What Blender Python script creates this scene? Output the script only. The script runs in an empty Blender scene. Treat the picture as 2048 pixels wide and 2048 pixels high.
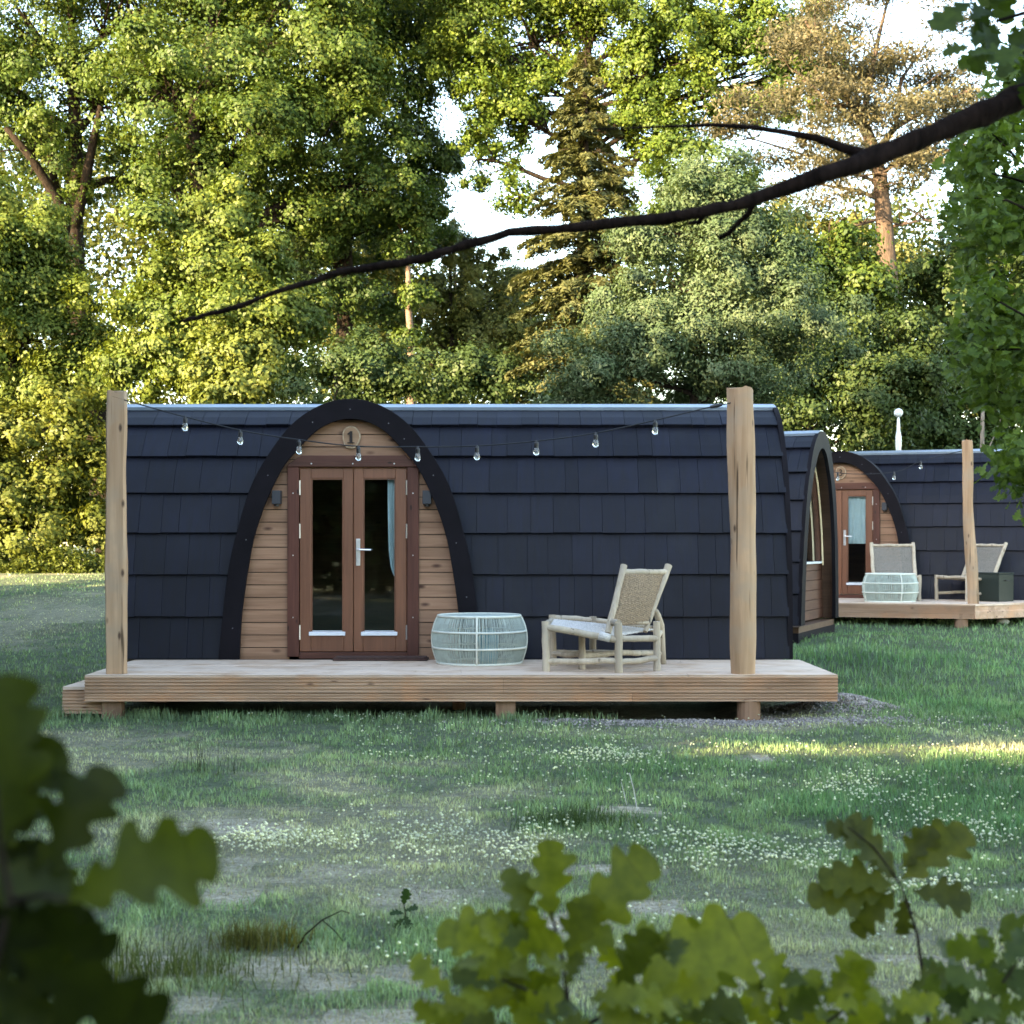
import bpy, bmesh, math, random
import numpy as np
from mathutils import Vector, Matrix, Quaternion

C = bpy.context.scene.collection
scene = bpy.context.scene
rnd = random.Random(7)
NR = np.random.default_rng(11)

# ------------------------------------------------------------------ camera
EYE = 1.49
FPX = 3033.0          # focal length in pixels of the 2048 px photograph
HZ = 1090.0           # horizon row
cam_d = bpy.data.cameras.new('camera')
cam_d.sensor_width = 36
cam_d.lens = 36 * FPX / 2048
cam_d.shift_y = (HZ - 1024) / 2048
cam_d.clip_start = 0.05
cam_d.clip_end = 2000
cam_d.dof.use_dof = True
cam_d.dof.focus_distance = 14.4
cam_d.dof.aperture_fstop = 5.6
cam = bpy.data.objects.new('camera', cam_d)
C.objects.link(cam)
cam.location = (0, 0, EYE)
cam.rotation_euler = (math.pi / 2, 0, 0)
scene.camera = cam

# ------------------------------------------------------------------ light
SUN_EL = math.radians(17)
SUN_AZ = Vector((0.74, 0.67))          # horizontal travel of the light
SUN_AZ.normalize()
SUN_DIR = Vector((SUN_AZ.x * math.cos(SUN_EL), SUN_AZ.y * math.cos(SUN_EL), -math.sin(SUN_EL)))
world = bpy.data.worlds.new('World')
scene.world = world
world.use_nodes = True
wn = world.node_tree.nodes
sky = wn.new('ShaderNodeTexSky')
sky.sky_type = 'NISHITA'
sky.sun_disc = False
sky.sun_elevation = SUN_EL
sky.sun_rotation = math.atan2(-SUN_AZ.x, -SUN_AZ.y)
sky.air_density = 1.0
sky.dust_density = 0.6
sky.ozone_density = 1.0
world.node_tree.links.new(sky.outputs[0], wn['Background'].inputs[0])
wn['Background'].inputs[1].default_value = 0.15
sun_d = bpy.data.lights.new('sun', 'SUN')
sun_d.energy = 3.8
sun_d.angle = math.radians(0.5)
sun_d.color = (1.0, 0.81, 0.52)
sun_o = bpy.data.objects.new('sun', sun_d)
C.objects.link(sun_o)
sun_o.rotation_euler = SUN_DIR.to_track_quat('-Z', 'Y').to_euler()
sun_o.location = (-20, -10, 12)
vs = scene.view_settings
vs.view_transform = 'Standard'
vs.look = 'None'
vs.exposure = 3.08
vs.use_white_balance = True          # camera set for shade
vs.white_balance_temperature = 7600
vs.white_balance_tint = 10
vs.gamma = 1
scene.cycles.max_bounces = 8
scene.cycles.diffuse_bounces = 4
scene.cycles.transparent_max_bounces = 8
scene.cycles.filter_width = 1.6


# ------------------------------------------------------------------ helpers
def X2(x, D):
    """photo column (in a 1932 px copy) at distance D -> world x"""
    return (x * 2048 / 1932 - 1024) * D / FPX


def Z2(y, D):
    return EYE - (y * 2048 / 1932 - HZ) * D / FPX


def P(x, y, D):
    return Vector((X2(x, D), D, Z2(y, D)))


def thing(name, label, cat, loc=(0, 0, 0), rotz=0.0, group=None):
    o = bpy.data.objects.new(name, None)
    o.empty_display_size = 0.2
    C.objects.link(o)
    o.location = loc
    o.rotation_euler = (0, 0, rotz)
    o['label'] = label
    o['category'] = cat
    if group:
        o['group'] = group
    return o


def tag(o, label=None, cat=None, group=None, kind=None):
    if label: o['label'] = label
    if cat: o['category'] = cat
    if group: o['group'] = group
    if kind: o['kind'] = kind
    return o


def dup(root, loc, rotz, label, group=None):
    r = root.copy(); C.objects.link(r)
    r.location = loc; r.rotation_euler = (0, 0, rotz); r['label'] = label
    if group: r['group'] = group
    for ch in list(root.children):
        c = ch.copy(); C.objects.link(c); c.parent = r
        for g in ch.children:
            d = g.copy(); C.objects.link(d); d.parent = c
    return r


class MB:
    def __init__(s):
        s.v = []; s.f = []

    def add(s, vs_, fs):
        b = len(s.v)
        s.v += [tuple(p) for p in vs_]
        s.f += [tuple(b + i for i in f) for f in fs]

    def box(s, x0, x1, y0, y1, z0, z1):
        s.add([(x0, y0, z0), (x1, y0, z0), (x1, y1, z0), (x0, y1, z0), (x0, y0, z1), (x1, y0, z1), (x1, y1, z1), (x0, y1, z1)],
              [(3, 2, 1, 0), (4, 5, 6, 7), (0, 1, 5, 4), (1, 2, 6, 5), (2, 3, 7, 6), (3, 0, 4, 7)])

    def prism(s, poly, m):
        """poly: list of (u, h); m(u, h, t) -> point with t 0 (front) / 1 (back)"""
        n = len(poly)
        s.add([m(u, h, 0) for u, h in poly] + [m(u, h, 1) for u, h in poly],
              [tuple(range(n)), tuple(range(2 * n - 1, n - 1, -1))] + [(i, i + n, (i + 1) % n + n, (i + 1) % n) for i in range(n)])

    def tube(s, pts, rad, n=8, caps=True, wob=0.0):
        pts = [Vector(p) for p in pts]
        if not hasattr(rad, '__len__'): rad = [rad] * len(pts)
        b = len(s.v)
        up = None
        for i, p in enumerate(pts):
            t = (pts[min(i + 1, len(pts) - 1)] - pts[max(i - 1, 0)])
            t = t.normalized() if t.length > 1e-9 else Vector((0, 0, 1))
            if up is None:
                up = t.orthogonal().normalized()
            else:
                up = (up - t * up.dot(t))
                up = up.normalized() if up.length > 1e-6 else t.orthogonal().normalized()
            w = t.cross(up)
            for k in range(n):
                a = 2 * math.pi * k / n
                r = rad[i] * (1 + wob * (rnd.random() - .5))
                s.v.append(tuple(p + up * (math.cos(a) * r) + w * (math.sin(a) * r)))
        for i in range(len(pts) - 1):
            for k in range(n):
                a = b + i * n + k; c = b + i * n + (k + 1) % n
                s.f.append((a, c, c + n, a + n))
        if caps:
            s.f.append(tuple(b + k for k in range(n - 1, -1, -1)))
            e = b + (len(pts) - 1) * n
            s.f.append(tuple(e + k for k in range(n)))

    def lathe(s, prof, c=(0, 0, 0), n=20):
        b = len(s.v); c = Vector(c)
        for r, z in prof:
            for k in range(n):
                a = 2 * math.pi * k / n
                s.v.append((c.x + r * math.cos(a), c.y + r * math.sin(a), c.z + z))
        for i in range(len(prof) - 1):
            for k in range(n):
                a = b + i * n + k; d = b + i * n + (k + 1) % n
                s.f.append((a, d, d + n, a + n))
        s.f.append(tuple(b + k for k in range(n - 1, -1, -1)))
        e = b + (len(prof) - 1) * n
        s.f.append(tuple(e + k for k in range(n)))

    def build(s, name, mat, parent=None, smooth=False, bevel=0):
        me = bpy.data.meshes.new(name)
        me.from_pydata(s.v, [], s.f)
        me.materials.append(mat)
        if smooth:
            me.polygons.foreach_set('use_smooth', [True] * len(me.polygons))
        o = bpy.data.objects.new(name, me)
        C.objects.link(o)
        if parent: o.parent = parent
        if bevel:
            md = o.modifiers.new('bevel', 'BEVEL')
            md.width = bevel; md.segments = 2; md.limit_method = 'ANGLE'; md.angle_limit = math.radians(40)
        return o


def np_mesh(name, verts, faces_flat, nper, mat, parent=None, col=None, smooth=False, link=True):
    """verts (N,3); faces_flat (F*nper) indices; col (F,3) per-face colour"""
    me = bpy.data.meshes.new(name)
    nf = len(faces_flat) // nper
    me.vertices.add(len(verts)); me.loops.add(len(faces_flat)); me.polygons.add(nf)
    me.vertices.foreach_set('co', np.ascontiguousarray(verts, dtype=np.float32).ravel())
    me.loops.foreach_set('vertex_index', np.ascontiguousarray(faces_flat, dtype=np.int32))
    me.polygons.foreach_set('loop_start', np.arange(nf, dtype=np.int32) * nper)
    me.polygons.foreach_set('loop_total', np.full(nf, nper, dtype=np.int32))
    if smooth: me.polygons.foreach_set('use_smooth', np.ones(nf, dtype=bool))
    if col is not None:
        at = me.attributes.new('tint', 'FLOAT_COLOR', 'FACE')
        c4 = np.ones((nf, 4), dtype=np.float32); c4[:, :3] = col
        at.data.foreach_set('color', c4.ravel())
    me.update(); me.validate()
    me.materials.append(mat)
    o = bpy.data.objects.new(name, me)
    if link: C.objects.link(o)
    if parent: o.parent = parent
    return o


def vnoise(x, y, sc, seed=0):
    """smooth value noise 0..1 on numpy arrays"""
    x = np.asarray(x, float) / sc + 1000.0 + seed * 17.3; y = np.asarray(y, float) / sc + 1000.0 + seed * 9.1
    xi = np.floor(x).astype(np.int64); yi = np.floor(y).astype(np.int64)
    fx = x - xi; fy = y - yi
    fx = fx * fx * (3 - 2 * fx); fy = fy * fy * (3 - 2 * fy)

    def h(a, b):
        n = (a * 374761393 + b * 668265263 + seed * 144665) & 0x7fffffff
        n = ((n ^ (n >> 13)) * 1274126177) & 0x7fffffff
        return ((n ^ (n >> 16)) & 0xffff) / 65535.0
    return (h(xi, yi) * (1 - fx) + h(xi + 1, yi) * fx) * (1 - fy) + (h(xi, yi + 1) * (1 - fx) + h(xi + 1, yi + 1) * fx) * fy


def sstep(a, b, x):
    t = np.clip((np.asarray(x, float) - a) / (b - a), 0, 1)
    return t * t * (3 - 2 * t)


# ------------------------------------------------------------------ materials
def new_mat(name):
    m = bpy.data.materials.new(name); m.use_nodes = True
    nt = m.node_tree
    return m, nt, nt.nodes['Principled BSDF']


def N(nt, t, **kw):
    n = nt.nodes.new(t)
    for k, v in kw.items():
        if k.startswith('i_'):
            n.inputs[k[2:].replace('_', ' ')].default_value = v
        else:
            setattr(n, k, v)
    return n


def mixc(nt, fac, a, b, mode='MIX'):
    n = nt.nodes.new('ShaderNodeMix'); n.data_type = 'RGBA'; n.blend_type = mode
    for sock, v in ((n.inputs[0], fac), (n.inputs[6], a), (n.inputs[7], b)):
        if hasattr(v, 'is_linked') or hasattr(v, 'links'):
            nt.links.new(v, sock)
        else:
            sock.default_value = v if not isinstance(v, tuple) else (*v, 1)[:4]
    return n.outputs[2]


def ramp(nt, src, p0, p1, c0=(0, 0, 0), c1=(1, 1, 1)):
    n = nt.nodes.new('ShaderNodeValToRGB')
    n.color_ramp.elements[0].position = p0; n.color_ramp.elements[1].position = p1
    n.color_ramp.elements[0].color = (*c0, 1); n.color_ramp.elements[1].color = (*c1, 1)
    nt.links.new(src, n.inputs[0])
    return n.outputs[0]


def noise(nt, vec, scale, detail=4, rough=.55, dist=0.0):
    n = N(nt, 'ShaderNodeTexNoise')
    n.inputs['Scale'].default_value = scale; n.inputs['Detail'].default_value = detail
    n.inputs['Roughness'].default_value = rough; n.inputs['Distortion'].default_value = dist
    nt.links.new(vec, n.inputs['Vector'])
    return n.outputs['Fac']


def bump(nt, bsdf, h, strength=.3, dist=.01):
    b = N(nt, 'ShaderNodeBump'); b.inputs['Strength'].default_value = strength; b.inputs['Distance'].default_value = dist
    nt.links.new(h, b.inputs['Height']); nt.links.new(b.outputs[0], bsdf.inputs['Normal'])


def wood(name, c0, c1, axis='x', rough=.6, knots=0.0, stain=None, grain=1.0, knotc=None, spread=.25, spec=.3, cracks=False):
    """wood grain running along the local axis, with knots and weather stains"""
    m, nt, b = new_mat(name)
    tc = N(nt, 'ShaderNodeTexCoord').outputs['Object']
    oi = N(nt, 'ShaderNodeObjectInfo').outputs['Random']
    mp = N(nt, 'ShaderNodeMapping'); nt.links.new(tc, mp.inputs[0])
    k = {'x': (1.2, 26, 26), 'y': (26, 1.2, 26), 'z': (26, 26, 1.2)}[axis]
    mp.inputs['Scale'].default_value = tuple(v * grain for v in k)
    g = noise(nt, mp.outputs[0], 1.6, 6, .62, .6)
    g2 = noise(nt, tc, 3.1, 3)
    mp2 = N(nt, 'ShaderNodeMapping'); nt.links.new(tc, mp2.inputs[0])
    mp2.inputs['Scale'].default_value = {'x': (.9, 8.4, 8.4), 'y': (8.4, .9, 8.4), 'z': (8.4, 8.4, .9)}[axis]
    g3 = noise(nt, mp2.outputs[0], 1.0, 1)
    col = mixc(nt, ramp(nt, g, .3, .7), c0, c1)
    col = mixc(nt, ramp(nt, g3, .3, .7), col, mixc(nt, 1.0, col, (1 - spread, 1 - spread * 1.1, 1 - spread * 1.2), 'MULTIPLY'))
    if stain:
        col = mixc(nt, ramp(nt, g2, .48, .72), col, stain)
    if knots:
        mk = N(nt, 'ShaderNodeMapping'); nt.links.new(tc, mk.inputs[0])
        mk.inputs['Scale'].default_value = {'x': (3.2, 8, 8), 'y': (8, 3.2, 8), 'z': (8, 8, 3.2)}[axis]
        vo = N(nt, 'ShaderNodeTexVoronoi'); vo.feature = 'F1'
        nt.links.new(mk.outputs[0], vo.inputs['Vector']); vo.inputs['Scale'].default_value = 1.0
        kn = ramp(nt, vo.outputs['Distance'], .06, .06 + .16 * knots, (1, 1, 1), (0, 0, 0))
        col = mixc(nt, kn, col, knotc or tuple(v * .25 for v in c0))
    if cracks:
        mc = N(nt, 'ShaderNodeMapping'); nt.links.new(tc, mc.inputs[0])
        mc.inputs['Scale'].default_value = {'x': (.7, 22, 22), 'y': (22, .7, 22), 'z': (22, 22, .7)}[axis]
        cr = noise(nt, mc.outputs[0], 1.0, 3, .5, .3)
        col = mixc(nt, ramp(nt, cr, .64, .70), col, tuple(v * .22 for v in c0))
    va = N(nt, 'ShaderNodeMapRange'); nt.links.new(oi, va.inputs[0])
    va.inputs[3].default_value = .86; va.inputs[4].default_value = 1.12
    col = mixc(nt, 1.0, col, va.outputs[0], 'MULTIPLY')
    nt.links.new(col, b.inputs['Base Color'])
    b.inputs['Roughness'].default_value = rough
    b.inputs['Specular IOR Level'].default_value = spec
    bump(nt, b, g, .35, .004)
    return m


def plain(name, c, rough=.5, metal=0.0, var=.15, sc=8.0, spec=.5, bmp=0.0):
    m, nt, b = new_mat(name)
    tc = N(nt, 'ShaderNodeTexCoord').outputs['Object']
    n = noise(nt, tc, sc, 5)
    col = mixc(nt, ramp(nt, n, .3, .7), tuple(v * (1 - var) for v in c), tuple(min(1, v * (1 + var)) for v in c))
    nt.links.new(col, b.inputs['Base Color'])
    rr = N(nt, 'ShaderNodeMapRange'); nt.links.new(n, rr.inputs[0])
    rr.inputs[3].default_value = max(.02, rough - .08); rr.inputs[4].default_value = min(1, rough + .08)
    nt.links.new(rr.outputs[0], b.inputs['Roughness'])
    b.inputs['Metallic'].default_value = metal
    b.inputs['Specular IOR Level'].default_value = spec
    if bmp: bump(nt, b, n, bmp, .01)
    return m


def foliage(name, trans=.4, gloss=.25, mul=1.0, mottle=1.3):
    """leaf material: colour per leaf from the tint attribute, light passing through the blade"""
    m, nt, b = new_mat(name)
    a = N(nt, 'ShaderNodeAttribute'); a.attribute_name = 'tint'
    col = a.outputs['Color']
    if mul != 1.0:
        col = mixc(nt, 1.0, col, (mul, mul, mul), 'MULTIPLY')
    tc = N(nt, 'ShaderNodeTexCoord').outputs['Object']
    mo = noise(nt, tc, mottle, 4, .6)
    col = mixc(nt, ramp(nt, mo, .32, .68), mixc(nt, 1.0, col, (.66, .70, .66), 'MULTIPLY'), mixc(nt, 1.0, col, (1.22, 1.16, 1.05), 'MULTIPLY'))
    nt.links.new(col, b.inputs['Base Color'])
    b.inputs['Roughness'].default_value = .5
    b.inputs['Specular IOR Level'].default_value = gloss
    t = N(nt, 'ShaderNodeBsdfTranslucent')
    tcol = mixc(nt, 1.0, col, (1.25, 1.2, .55), 'MULTIPLY')
    nt.links.new(tcol, t.inputs[0])
    mx = N(nt, 'ShaderNodeMixShader'); mx.inputs[0].default_value = trans
    nt.links.new(b.outputs[0], mx.inputs[1]); nt.links.new(t.outputs[0], mx.inputs[2])
    nt.links.new(mx.outputs[0], nt.nodes['Material Output'].inputs[0])
    return m


def bark(name, c0, c1, sc=6.0):
    m, nt, b = new_mat(name)
    tc = N(nt, 'ShaderNodeTexCoord').outputs['Object']
    mp = N(nt, 'ShaderNodeMapping'); nt.links.new(tc, mp.inputs[0]); mp.inputs['Scale'].default_value = (3, 3, .7)
    n = noise(nt, mp.outputs[0], sc, 7, .65, .4)
    nt.links.new(mixc(nt, ramp(nt, n, .35, .65), c0, c1), b.inputs['Base Color'])
    b.inputs['Roughness'].default_value = .95; b.inputs['Specular IOR Level'].default_value = .05
    bump(nt, b, n, .8, .03)
    return m


def tile_mat():
    m, nt, b = new_mat('slate_tile')
    tc = N(nt, 'ShaderNodeTexCoord').outputs['Object']
    n = noise(nt, tc, 160, 2)
    n2 = noise(nt, tc, 2.3, 4)
    mp = N(nt, 'ShaderNodeMapping'); nt.links.new(tc, mp.inputs[0]); mp.inputs['Scale'].default_value = (1, .12, .12)
    n3 = noise(nt, mp.outputs[0], 34, 3)
    col = mixc(nt, ramp(nt, n2, .3, .7), (.0042, .0050, .0112), (.0072, .0084, .0178))
    col = mixc(nt, ramp(nt, n3, .4, .75), col, (.006, .006, .009))
    at = N(nt, 'ShaderNodeAttribute'); at.attribute_name = 'tint'
    n4 = noise(nt, tc, 1.1, 6, .65)
    col = mixc(nt, ramp(nt, n4, .56, .74), col, (.013, .0145, .020))
    col = mixc(nt, 1.0, col, at.outputs['Fac'], 'MULTIPLY')
    nt.links.new(col, b.inputs['Base Color'])
    b.inputs['Roughness'].default_value = .55
    b.inputs['Specular IOR Level'].default_value = .22
    ad = N(nt, 'ShaderNodeMath', operation='ADD'); nt.links.new(n, ad.inputs[0]); nt.links.new(n3, ad.inputs[1])
    bump(nt, b, ad.outputs[0], .35, .004)
    return m


def glass_mat():
    m, nt, b = new_mat('window_glass')
    fr = N(nt, 'ShaderNodeFresnel'); fr.inputs[0].default_value = 1.5
    t = N(nt, 'ShaderNodeBsdfTransparent'); t.inputs[0].default_value = (.88, .91, .90, 1)
    g = N(nt, 'ShaderNodeBsdfGlossy'); g.inputs['Roughness'].default_value = .02
    g.inputs[0].default_value = (.9, .95, 1, 1)
    mx = N(nt, 'ShaderNodeMixShader')
    nt.links.new(fr.outputs[0], mx.inputs[0]); nt.links.new(t.outputs[0], mx.inputs[1]); nt.links.new(g.outputs[0], mx.inputs[2])
    nt.links.new(mx.outputs[0], nt.nodes['Material Output'].inputs[0])
    return m


M = {}
M['tile'] = tile_mat()
M['underlay'] = plain('underlay', (.006, .006, .008), .9)
M['black_trim'] = plain('black_trim', (.0075, .0062, .0085), .7, var=.25, sc=5, spec=.10, bmp=.1)
M['ridge'] = plain('ridge_metal', (.30, .37, .45), .38, .35, .12, 3)
M['clad'] = wood('cladding_wood', (.28, .148, .088), (.40, .23, .145), 'x', .55, .9, None, 1.0, (.075, .032, .02), .3)
M['frame_wood'] = wood('dark_frame_wood', (.070, .022, .014), (.11, .038, .025), 'z', .5, .3, None, 1.0)
M['frame_wood_x'] = wood('dark_lintel_wood', (.072, .024, .015), (.115, .042, .027), 'x', .5, .3, None, 1.0)
M['door_wood'] = wood('door_wood', (.15, .056, .027), (.215, .083, .041), 'z', .42, 0, None, 1.0, spread=.15, spec=.5)
M['inner_wood'] = wood('inner_wood', (.085, .045, .026), (.13, .07, .042), 'x', .6, .4)
M['end_wood'] = wood('end_wood', (.10, .042, .026), (.15, .065, .04), 'y', .6, .5)
M['deck'] = wood('deck_wood', (.63, .475, .365), (.77, .60, .48), 'x', .65, .35, (.50, .33, .22), 1.0, (.2, .12, .08), .12)
M['fascia'] = wood('fascia_wood', (.43, .265, .175), (.60, .41, .29), 'x', .65, .55, (.52, .29, .17), .8, (.10, .045, .028), .35)
M['pole'] = wood('pole_wood', (.43, .265, .158), (.60, .395, .25), 'z', .8, .55, (.38, .28, .20), .55, (.10, .06, .04), .3, .2, True)
M['post'] = wood('post_wood', (.24, .14, .09), (.34, .21, .14), 'z', .8, .3, None, .6)
M['branchwood'] = wood('peeled_branch_wood', (.43, .36, .27), (.60, .51, .40), 'z', .75, .4, (.36, .31, .25), .7, (.2, .15, .11), .25, .2, True)
M['weave'] = plain('rattan_weave', (.26, .185, .12), .75, 0, .5, 60)
M['seat_weave'] = plain('pale_seat_weave', (.55, .52, .49), .7, 0, .25, 70)
M['grey_weave'] = plain('grey_weave', (.27, .25, .22), .75, 0, .3, 60)
M['white_rope'] = plain('white_green_rope', (.40, .46, .41), .6, 0, .12, 12)
M['white_rib'] = plain('white_rib', (.66, .68, .60), .5, 0, .06, 12)
M['glass'] = glass_mat()
M['steel'] = plain('brushed_steel', (.72, .73, .76), .3, .9, .06, 10)
M['white_alu'] = plain('white_aluminium', (.75, .78, .82), .35, .2, .05, 10)
M['grey_metal'] = plain('dark_grey_metal', (.035, .037, .045), .5, .3, .1, 10)
M['slice'] = wood('wood_slice', (.26, .155, .09), (.34, .21, .13), 'x', .6, 0, None, .6)
M['bark_rim'] = plain('slice_rim', (.42, .31, .21), .8, 0, .3, 30)
M['numeral'] = plain('burnt_numeral', (.02, .012, .01), .8)
M['curtain'] = plain('blue_curtain', (.62, .76, .82), .8, 0, .08, 6)
M['mat'] = plain('brown_mat', (.055, .026, .02), .9, 0, .3, 40, bmp=.5)
M['bolt'] = plain('bolt_zinc', (.20, .20, .22), .5, .6, .1, 10)
M['black'] = plain('black_plastic', (.010, .010, .012), .45)
M['bulb'] = None
M['concrete'] = plain('concrete', (.20, .20, .185), .9, 0, .2, 12, bmp=.3)
M['green_box'] = plain('dark_green_box', (.004, .012, .008), .5, 0, .15, 6)
M['white_lamp'] = plain('white_lamp', (.78, .80, .80), .35, 0, .03, 6)
M['stone'] = plain('pale_stone', (.55, .53, .48), .85, 0, .2, 20)
M['lit_strip'] = plain('sky_lit_edge', (.80, .62, .38), .45, 0, .08, 6)  # skylight on the window frame edge, put into the colour
m_, nt_, b_ = new_mat('bulb_glass')
b_.inputs['Base Color'].default_value = (.93, .93, .90, 1); b_.inputs['Roughness'].default_value = .03
b_.inputs['Transmission Weight'].default_value = .92; b_.inputs['IOR'].default_value = 1.4
M['bulb'] = m_
M['leaf'] = foliage('oak_leaf', .28, .22)
M['leaf_near'] = foliage('near_oak_leaf', .45, .22, 1.0, 38)
M['needle'] = foliage('conifer_needle', .2, .2)
M['grassblade'] = foliage('grass_blade', .35, .3)
M['bark_dark'] = bark('oak_bark', (.012, .009, .007), (.036, .027, .021))
M['bark_pine'] = bark('pine_bark', (.06, .045, .036), (.13, .092, .07))
M['bark_pale'] = bark('birch_bark', (.12, .085, .065), (.25, .175, .135))
M['bark_branch'] = bark('dead_branch_bark', (.006, .004, .0035), (.020, .013, .011), 9)


# ------------------------------------------------------------------ terrain
def hgt(x, y):
    x = np.asarray(x, float); y = np.asarray(y, float)
    z = .95 * sstep(14.5, 43, y)
    z = z + .035 * (vnoise(x, y, 1.7, 3) - .5) + .02 * (vnoise(x, y, .55, 4) - .5) * sstep(30, 18, y)
    z = z + .16 * np.exp(-(((x - 4.0) / 1.3) ** 2 + ((y - 17.6) / 1.0) ** 2))       # grassy hump beside the cabin
    z = z + .15 * np.exp(-(((x - 2.95) / .42) ** 2 + ((y - 13.5) / .30) ** 2))      # heap of chippings
    z = z + .24 * np.exp(-(((x - 4.7) / 1.5) ** 2 + ((y - 19.6) / 1.3) ** 2))
    z = z - .06 * sstep(2.6, 2.2, np.abs(x + .45)) * sstep(1.0, .7, np.abs(y - 13.8)) # hollow under the deck
    return z


def G(x, y):
    return float(hgt(x, y))


# bare / straw / clover patches, given where the photo shows them: (col, row, half width, half height)
def gpatch(x, y, rx, ry):
    yy = y * 2048 / 1932 - HZ
    d = EYE * FPX / yy
    d2 = EYE * FPX / (yy + ry * 1.06)
    return (X2(x, d), d, rx * 1.06 * d / FPX, abs(d - d2))


BARE = [gpatch(*p) for p in [(430, 1692, 75, 22), (790, 1690, 90, 20), (770, 1838, 65, 26), (500, 1822, 75, 22), (620, 1852, 90, 18), (1240, 1712, 110, 24),
                             (480, 1562, 120, 14), (1180, 1532, 70, 8), (1080, 1740, 100, 25), (1440, 1432, 30, 8), (700, 1920, 150, 30), (380, 1900, 80, 25),
                             (1150, 1640, 70, 9), (1060, 1640, 40, 10)]]
STRAW = [gpatch(*p) for p in [(230, 1395, 150, 25), (420, 1420, 190, 20), (480, 1545, 180, 30), (620, 1480, 150, 30), (900, 1500, 140, 20), (1250, 1850, 200, 50),
                              (560, 1830, 160, 50), (800, 1600, 250, 25), (100, 1200, 150, 60)]]
CLOVER = [gpatch(*p) for p in [(700, 1603, 200, 22), (900, 1585, 170, 25), (480, 1590, 90, 12), (1320, 1610, 160, 30), (1480, 1640, 160, 30), (1140, 1437, 95, 13),
                               (1640, 1495, 120, 18), (1750, 1690, 120, 12), (1800, 1580, 110, 25), (1000, 1620, 60, 12), (520, 1600, 110, 10), (620, 1352, 120, 8)]]


def pmask(x, y, L):
    r = np.zeros_like(np.asarray(x, float))
    n = (vnoise(x, y, .35, 8) - .5) * 1.1 + (vnoise(x, y, .12, 9) - .5) * .7
    for (cx, cy, rx, ry) in L:
        d = np.sqrt(((x - cx) / rx) ** 2 + ((y - cy) / ry) ** 2)
        r = np.maximum(r, np.clip(1.35 - d + n * .9, 0, 1))
    return r


def lawn_fields(x, y):
    big = vnoise(x, y, 2.6, 21)
    mid = vnoise(x, y, .8, 22)
    fine = vnoise(x, y, .22, 23)
    bare = np.maximum(pmask(x, y, BARE), .9 * sstep(.68, .86, .5 * mid + .35 * fine + .25 * vnoise(x, y, 1.3, 31)) * sstep(9.5, 6, y))
    straw = np.clip(np.maximum(pmask(x, y, STRAW) * .85, sstep(.48, .74, .6 * big + .4 * mid) * .8), 0, 1)
    lush = sstep(.42, .70, .55 * vnoise(x, y, 1.5, 25) + .3 * mid + .25 * sstep(0, 3.5, x) * sstep(17, 9, y)) + .6 * sstep(2.8, 3.6, x) * sstep(11.8, 13, y)
    lush = np.clip(lush, 0, 1)
    straw = straw * (1 - .8 * sstep(2.2, 3.4, x) * sstep(11.8, 12.6, y))
    return bare, straw, lush


# ground: one sheet, fine where the lawn is seen, coarse out to the horizon
gx = np.concatenate([np.array([-400, -250, -150, -90, -60, -40, -28, -20, -15]), np.arange(-12, 12.01, .12), np.array([15, 20, 28, 40, 60, 90, 150, 250, 400])])
gy = np.concatenate([np.array([-200, -120, -70, -40, -25, -15, -8, -3, 0, 1.5, 2.5]), np.arange(3, 20, .10), np.arange(20, 46, .5), np.array([48, 52, 58, 66, 80, 110, 160, 250, 400, 600])])
GX, GY = np.meshgrid(gx, gy)
gv = np.stack([GX.ravel(), GY.ravel(), hgt(GX, GY).ravel()], 1)
nx_, ny_ = len(gx), len(gy)
ii = (np.arange(ny_ - 1)[:, None] * nx_ + np.arange(nx_ - 1)[None, :]).ravel()
gf = np.stack([ii, ii + 1, ii + 1 + nx_, ii + nx_], 1)
cx_, cy_ = gv[gf].mean(1)[:, 0], gv[gf].mean(1)[:, 1]
bare, straw, lush = lawn_fields(cx_, cy_)
gc = np.array([.17, .21, .14])[None] * np.ones((len(gf), 1))
gc = gc * (1 - straw[:, None]) + np.array([.42, .40, .30]) * straw[:, None]
gc = gc * (1 - .5 * lush[:, None]) + np.array([.05, .09, .05]) * .5 * lush[:, None]
gc = gc * (1 - bare[:, None]) + np.array([.70, .63, .52]) * bare[:, None]
m_, nt_, b_ = new_mat('lawn_soil')
a_ = N(nt_, 'ShaderNodeAttribute'); a_.attribute_name = 'tint'
tc_ = N(nt_, 'ShaderNodeTexCoord').outputs['Object']
n1_ = noise(nt_, tc_, 9, 8, .7)
n2_ = noise(nt_, tc_, 45, 5, .7)
c_ = mixc(nt_, ramp(nt_, n1_, .3, .7), mixc(nt_, 1.0, a_.outputs['Color'], (.6, .62, .6), 'MULTIPLY'), mixc(nt_, 1.0, a_.outputs['Color'], (1.25, 1.22, 1.15), 'MULTIPLY'))
c_ = mixc(nt_, ramp(nt_, n2_, .38, .62), mixc(nt_, 1.0, c_, (.62, .60, .56), 'MULTIPLY'), c_)
nt_.links.new(c_, b_.inputs['Base Color']); b_.inputs['Roughness'].default_value = .95; b_.inputs['Specular IOR Level'].default_value = .1
bump(nt_, b_, n2_, 1.0, .05)
ground = np_mesh('ground', gv, gf.ravel(), 4, m_, None, gc, True)
tag(ground, kind='structure')


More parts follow.
